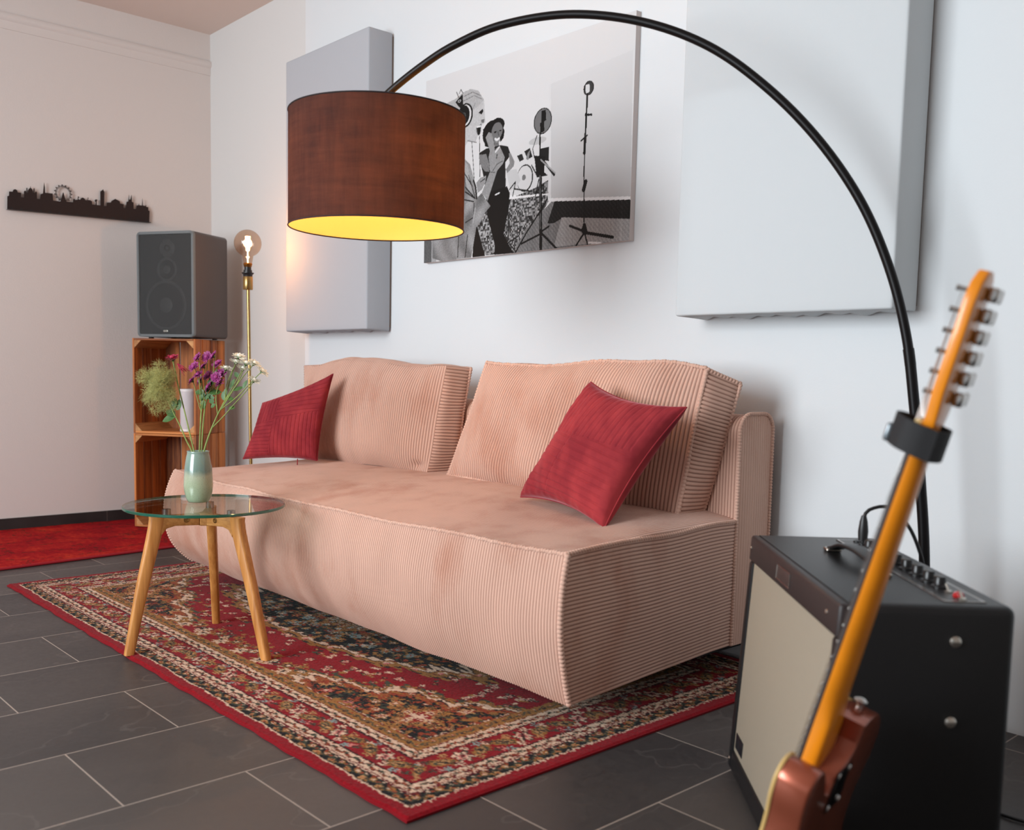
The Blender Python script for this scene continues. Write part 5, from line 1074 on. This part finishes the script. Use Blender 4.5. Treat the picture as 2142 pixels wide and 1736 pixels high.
mm = tubem('o', [(a, -0.0014, b) for a, b in oo], 0.0008, 6); mm.transform(FM); add('plate_rim', mm, M_nick, pl2, local=True)
fbox('badge', 0.040, 0.100, 0.052, 0.082, 0.0045, 0.0062, 0.0004, plain('black_badge', (24, 24, 28), 0.35))
def screw(M, r, par=am): add('screw', lathe('sc', [(r, 0), (r*0.95, r*0.35), (r*0.6, r*0.62), (0, r*0.72)], 18, M=M), M_nick, par, local=True)
for x, z in ((0.013, FH-0.026), (AW-0.055, FH-0.026), (0.011, 0.018), (AW-0.011, 0.018)): screw(FM @ Matrix.Translation((x, 0.0005 if z > 0.3 else 0.0022, z)) @ Matrix.Rotation(PI/2, 4, 'X'), 0.0042)
for z in (0.436, 0.320): screw(Matrix.Translation((AW-0.0003, 0.192, z)) @ Matrix.Rotation(PI/2, 4, 'Y'), 0.0085)
for x in (0.06, AW-0.06):
    for y in (0.05, ADB-0.05): add('rubber_foot', lathe('ft', [(0, 0), (0.018, 0), (0.020, 0.011), (0, 0.011)], 18, (x, y, 0)), M_blk, am, local=True)
# strap handle with nickel ends
hp = spline([(0.168, 0.140, AH+0.004), (0.195, 0.141, AH+0.011), (0.235, 0.144, AH+0.022), (0.290, 0.148, AH+0.025), (0.345, 0.151, AH+0.020), (0.372, 0.153, AH+0.010), (0.392, 0.154, AH+0.004)], 30)
G = []
for i, p in enumerate(hp):
    w_ = 0.015*(0.75+0.25*math.sin(PI*i/29)); h_ = 0.0042
    G.append([(p[0], p[1]+w_*math.copysign(abs(math.cos(a))**0.5, math.cos(a)), p[2]+h_*math.copysign(abs(math.sin(a))**0.7, math.sin(a))) for a in np.linspace(0, 2*PI, 16, endpoint=False)])
hd = add('handle', gridmesh('h', np.array(G), closev=True), M_tolex, am, 0.9, local=True)
for x, sx, y in ((0.172, -1, 0.140), (0.388, 1, 0.154)):
    add('handle_end', boxm('he', (x-0.012, y-0.014, AH+0.0002), (x+0.012, y+0.014, AH+0.007), 0.003, 3), M_nick, hd, local=True)
    add('handle_end', lathe('hs', [(0.0055, 0), (0.005, 0.003), (0, 0.004)], 16, (x+sx*0.017, y, AH+0.0003)), M_nick, hd, local=True)
# control panel
cp = fb = link('control_panel', boxm('cp', (0.045, 0.184, AH-0.0005), (AW-0.025, 0.244, AH+0.0016), 0.0005), plain('chrome_panel', (150, 146, 142), 0.22, 1.0), am, smooth=False, local=True)
link('panel_scale', boxm('cs', (0.052, 0.189, AH+0.0014), (AW-0.032, 0.239, AH+0.0019), 0.0002), plain('black_panel_print', (34, 32, 33), 0.35), cp, smooth=False, local=True)
M_knob = plain('black_knob', (20, 19, 20), 0.3)
for i, x in enumerate((0.150, 0.196, 0.242, 0.288, 0.334, 0.380, 0.426, 0.468)):
    kb = add('knob', lathe('k', [(0.0125, 0), (0.0125, 0.003), (0.0095, 0.005), (0.0085, 0.0155), (0.0075, 0.017), (0, 0.0175)], 24, (x, 0.214, AH+0.002)), M_knob, cp, local=True)
    link('knob_pointer', boxm('kp', (x-0.0006, 0.2045, AH+0.0185), (x+0.0006, 0.213, AH+0.0199)), M_nick, kb, smooth=False, local=True)
add('jewel_lamp', lathe('jw', [(0.0085, 0), (0.0085, 0.003), (0.007, 0.006), (0, 0.009)], 8, (0.530, 0.216, AH+0.002)), plain('red_jewel', (168, 20, 24), 0.15, Coat_Weight=0.8), cp, 0.3, local=True)
for x in (0.500, 0.548): add('toggle_switch', joinm('tg', [lathe('t', [(0.006, 0), (0.006, 0.002), (0.004, 0.003), (0, 0.003)], 6, (x, 0.214, AH+0.002)), tubem('tt', [(x, 0.214, AH+0.004), (x-0.004, 0.211, AH+0.014)], 0.0018, 8)]), M_nick, cp, local=True)
for x in (0.075, 0.106): add('input_jack', lathe('ij', [(0.0075, 0), (0.0075, 0.003), (0.004, 0.0032), (0.0035, 0.001), (0, 0.001)], 16, (x, 0.216, AH+0.002)), M_blk, cp, local=True)
# instrument cable plugged into the top
M_cable = plain('black_cable', (18, 17, 18), 0.45)
ca_ = thing('instrument_cable', 'black instrument cable plugged into the amplifier top and arching over its back', 'cable', (-0.898, 1.711, AH+0.004))
add('plug', lathe('pg', [(0, 0.0), (0.0035, 0.0), (0.0035, 0.004), (0.0085, 0.005), (0.0095, 0.022), (0.0075, 0.040), (0.0045, 0.052), (0, 0.052)], 20, (-0.898, 1.711, AH+0.0055)), M_blk, ca_)
add('lead', tubem('ld', spline([(-0.898, 1.711, 0.538), (-0.894, 1.718, 0.553), (-0.874, 1.742, 0.561), (-0.855, 1.761, 0.547), (-0.838, 1.776, 0.519), (-0.826, 1.790, 0.481), (-0.818, 1.800, 0.44), (-0.80, 1.83, 0.30), (-0.78, 1.86, 0.10), (-0.74, 1.87, 0.010), (-0.64, 1.84, 0.005), (-0.52, 1.90, 0.005)], 90), 0.0034, 10), M_cable, ca_)
tag(add('power_cord', tubem('pc', spline([(-0.600, 1.45, 0.0045), (-0.545, 1.50, 0.0045), (-0.50, 1.62, 0.0045), (-0.44, 1.66, 0.0045), (-0.36, 1.60, 0.0045), (-0.2, 1.62, 0.0045)], 50), 0.0038, 8), M_cable), 'thin black cord lying on the slate floor right of the amplifier', 'cable')
tag(add('pale_cable', tubem('wc', [(-0.75, 2.299, 0.028), (-0.4, 2.299, 0.030), (0.4, 2.299, 0.028)], 0.006, 10), plain('white_cable', (214, 200, 196), 0.5)), 'pale cable running along the foot of the white wall behind the amplifier', 'cable')

# ================================================================== ELECTRIC GUITAR (local frame: x treble side, y front, z along the neck)
dv = Vector((0.259, 0.048, 0.9646)).normalized(); S0 = Vector((-0.6135, 1.1032, 0.3728))
nv_ = Vector((-math.cos(0.18), -math.sin(0.18), 0)); nv_ = (nv_-dv*nv_.dot(dv)).normalized(); wv_ = nv_.cross(dv)
GM = Matrix(((wv_.x, nv_.x, dv.x, S0.x), (wv_.y, nv_.y, dv.y, S0.y), (wv_.z, nv_.z, dv.z, S0.z), (0, 0, 0, 1)))
gu = thing('electric_guitar', 'copper electric guitar with amber neck leaning in the right foreground', 'guitar', S0); gu.rotation_euler = GM.to_euler()
M_maple = plain('amber_maple', (226, 134, 20), 0.28, var=0.10, vs=12, Coat_Weight=0.3); M_rose = plain('rosewood', (46, 30, 24), 0.5); M_copper = plain('copper_metallic', (160, 82, 58), 0.26, 0.55, Coat_Weight=0.5, Coat_Roughness=0.12); M_bind = plain('cream_binding', (214, 178, 112), 0.4); M_steel = plain('chrome', (200, 196, 192), 0.12, 1.0)
K = 0.88
out = [(-0.028, 0.0), (-0.050, 0.004), (-0.078, 0.003), (-0.108, -0.012), (-0.127, -0.042), (-0.128, -0.075), (-0.113, -0.115), (-0.106, -0.15), (-0.115, -0.20), (-0.143, -0.25), (-0.158, -0.30), (-0.148, -0.35), (-0.11, -0.388), (-0.05, -0.403), (0.02, -0.405), (0.09, -0.396), (0.14, -0.36), (0.158, -0.31), (0.150, -0.255), (0.122, -0.20), (0.108, -0.155), (0.113, -0.11), (0.124, -0.075), (0.126, -0.045), (0.112, -0.026), (0.088, -0.028), (0.068, -0.050), (0.052, -0.075), (0.042, -0.086), (0.032, -0.084), (0.0285, -0.072), (0.010, -0.060), (-0.012, -0.046), (-0.0275, -0.030)]
ol = spline([(x, z*K, 0) for x, z in out], 150)[:, :2]
body = prism('body', [tuple(p) for p in ol], 'y', -0.040, 0.004, 0.004, seg=3)
add('body', body, M_copper, gu, 0.6, local=True)
add('binding', tubem('bi', [(p[0]*1.0, 0.0022, p[1]) for p in ol[2:-2]], 0.0026, 8), M_bind, gu, local=True)
# neck: D-shaped, with a squared heel
zz = np.linspace(-0.095, 0.392, 52); rows = []
for z in zz:
    q = np.clip((z+0.0)/0.39, 0, 1); hw = 0.0285-0.0072*q; dp = 0.0200-0.0045*q; k = np.clip((0.035-z)/0.035, 0, 1); row = []
    for a in np.linspace(0, PI, 22):
        cx_ = math.cos(a); sx_ = math.sin(a); e = 1-0.62*k
        row.append((hw*math.copysign(abs(cx_)**e, cx_), 0.006-dp*1.08*abs(sx_)**e, z))
    row.append((-hw*0.5, 0.006, z)); row.append((hw*0.5, 0.006, z)); rows.append(row)
nk = gridmesh('neck', np.array(rows), closev=True); 
hs = prism('head', [(0.021, 0.388), (0.024, 0.405), (0.031, 0.428), (0.033, 0.50), (0.036, 0.535), (0.030, 0.556), (0.014, 0.570), (-0.004, 0.571), (-0.016, 0.562), (-0.021, 0.545), (-0.031, 0.425), (-0.027, 0.405), (-0.021, 0.388)], 'y', -0.0095, 0.0045, 0.003, seg=3)
add('neck', joinm('neck', [nk]), M_maple, gu, 0.8, local=True)
add('headstock', hs, M_maple, gu, 0.6, local=True)
add('fretboard', prism('fb', [(-0.0282, -0.085), (0.0282, -0.085), (0.0214, 0.388), (-0.0214, 0.388)], 'y', 0.0061, 0.0118, 0.0015), M_rose, gu, 0.6, local=True)
add('nut', boxm('nut', (-0.021, 0.0047, 0.388), (0.021, 0.0135, 0.393), 0.0008), M_bind, gu, local=True)
for k in range(1, 20):
    z = 0.391-0.648*(1-2**(-k/12)); 
    if z > -0.08: hw = 0.0282-0.0068*np.clip(z/0.39, 0, 1); add('fret', boxm('fr', (-hw, 0.0116, z-0.0011), (hw, 0.0128, z+0.0011), 0.0004), M_steel, gu, local=True)
for i in range(6):
    z = 0.424+0.0245*i; x = -0.0175+0.0022*i
    tn = add('tuning_machine', boxm('tm', (x-0.011, -0.0225, z-0.0085), (x+0.008, -0.0097, z+0.0085), 0.0035, 3), M_steel, gu, local=True)
    add('string_post', lathe('sp', [(0.0048, 0.0), (0.0048, 0.003), (0.003, 0.004), (0.0027, 0.016), (0.0034, 0.018), (0.0034, 0.021), (0, 0.0215)], 14, M=Matrix.Translation((x, 0.0040, z)) @ Matrix.Rotation(-PI/2, 4, 'X')), M_steel, tn, local=True)
    add('tuner_button', joinm('tb', [tubem('s', [(x-0.010, -0.016, z), (x-0.026, -0.016, z)], 0.0022, 8), boxm('b', (x-0.036, -0.0195, z-0.0085), (x-0.025, -0.0125, z+0.0085), 0.0032, 3)]), M_steel, tn, local=True)
    xs_ = -0.0175+0.007*i; link('string', tubem('st', [(x, 0.018, z), (xs_*0.9, 0.0140, 0.391), (xs_*1.45, 0.0175, -0.28)], 0.0004, 5), M_steel, gu, local=True)
add('bridge', boxm('br', (-0.042, 0.0041, -0.30), (0.042, 0.0125, -0.255), 0.002), M_steel, gu, local=True)
add('pickup', boxm('pk', (-0.040, 0.0041, -0.135), (0.040, 0.0105, -0.10), 0.003), M_steel, gu, local=True)
npl = add('neck_plate', boxm('np', (-0.0255, -0.0418, -0.108), (0.0255, -0.0401, -0.050), 0.0008), plain('chrome_dark_reflection', (70, 66, 66), 0.12, 1.0), gu, local=True)  # chrome plate, its dark reflection painted into the base colour
for x in (-0.019, 0.019):
    for z in (-0.102, -0.056): add('screw', lathe('sc', [(0.0045, 0), (0.0038, 0.0015), (0, 0.0022)], 14, M=Matrix.Translation((x, -0.0418, z)) @ Matrix.Rotation(PI/2, 4, 'X')), M_steel, npl, local=True)
add('strap_button', lathe('sb', [(0.0045, -0.002), (0.0040, 0.006), (0.0088, 0.010), (0.0090, 0.0125), (0.005, 0.0155), (0, 0.016)], 20, M=Matrix.Translation((-0.064, -0.018, 0.0040))), M_steel, gu, local=True)
# padded black band closed round the neck just below the nut, with a clip at the front
M_band = plain('black_webbing', (24, 23, 25), 0.75, bs=500, bstr=0.3)
def band_ring(z): return [(0.027, -0.016), (0.0, -0.021), (-0.027, -0.016), (-0.031, 0.004), (-0.027, 0.022), (-0.012, 0.036), (0.008, 0.037), (0.027, 0.022), (0.031, 0.004)]
rg_ = spline([(a, b, 0) for a, b in band_ring(0)]+[(0.027, -0.016, 0)], 60)[:-1]; ctr = rg_.mean(0); V = np.zeros((len(rg_), 4, 3))
for i, p in enumerate(rg_):
    q = ctr+(p-ctr)*1.07; tw = 0.006*(p[1]*20)
    V[i, 0] = (p[0], p[1], 0.352+tw); V[i, 1] = (q[0], q[1], 0.352+tw); V[i, 2] = (q[0], q[1], 0.389+tw); V[i, 3] = (p[0], p[1], 0.389+tw)
bn = add('neck_band', gridmesh('bn', V, closeu=True, closev=True), M_band, gu, 0.5, local=True)
add('band_clip', boxm('bc', (-0.012, 0.0365, 0.356), (0.012, 0.0450, 0.378), 0.003, 3), plain('grey_clip', (110, 116, 120), 0.3, 0.7), bn, local=True)
def mirror(o):
    for c in o.children:
        c.data.transform(Matrix.Diagonal((-1, 1, 1, 1))); c.data.flip_normals(); mirror(c)
mirror(gu)      # right-handed instrument: treble side towards the room
# low folding stand that carries the body
gs = thing('guitar_stand', 'low black folding guitar stand under the copper electric guitar', 'stand', (S0.x, S0.y, 0))
foot_c = S0+dv*(-0.355); bx = -nv_
for sx in (-1, 1):
    o_ = Vector((foot_c.x, foot_c.y, 0))+Vector((wv_.x, wv_.y, 0))*0.075*sx; hb = Vector((bx.x, bx.y, 0)).normalized()
    a_, b_, c_ = o_-hb*0.06+Vector((0, 0, 0.008)), o_+hb*0.10+Vector((0, 0, 0.125)), o_+hb*0.20+Vector((0, 0, 0.008))
    add('leg', tubem('lg', [a_, o_+Vector((0, 0, -0.0))+hb*0.045+Vector((0, 0, 0.010)), c_], 0.0075, 10), M_blkm, gs); add('support_arm', tubem('sa', [o_+hb*0.13+Vector((0, 0, 0.012)), b_], 0.006, 10), M_blkm, gs)
add('crossbar', tubem('cb', [Vector((foot_c.x, foot_c.y, 0.009))+Vector((wv_.x, wv_.y, 0))*0.075*s_+Vector((bx.x, bx.y, 0)).normalized()*0.17 for s_ in (-1, 1)], 0.006, 10), M_blkm, gs)
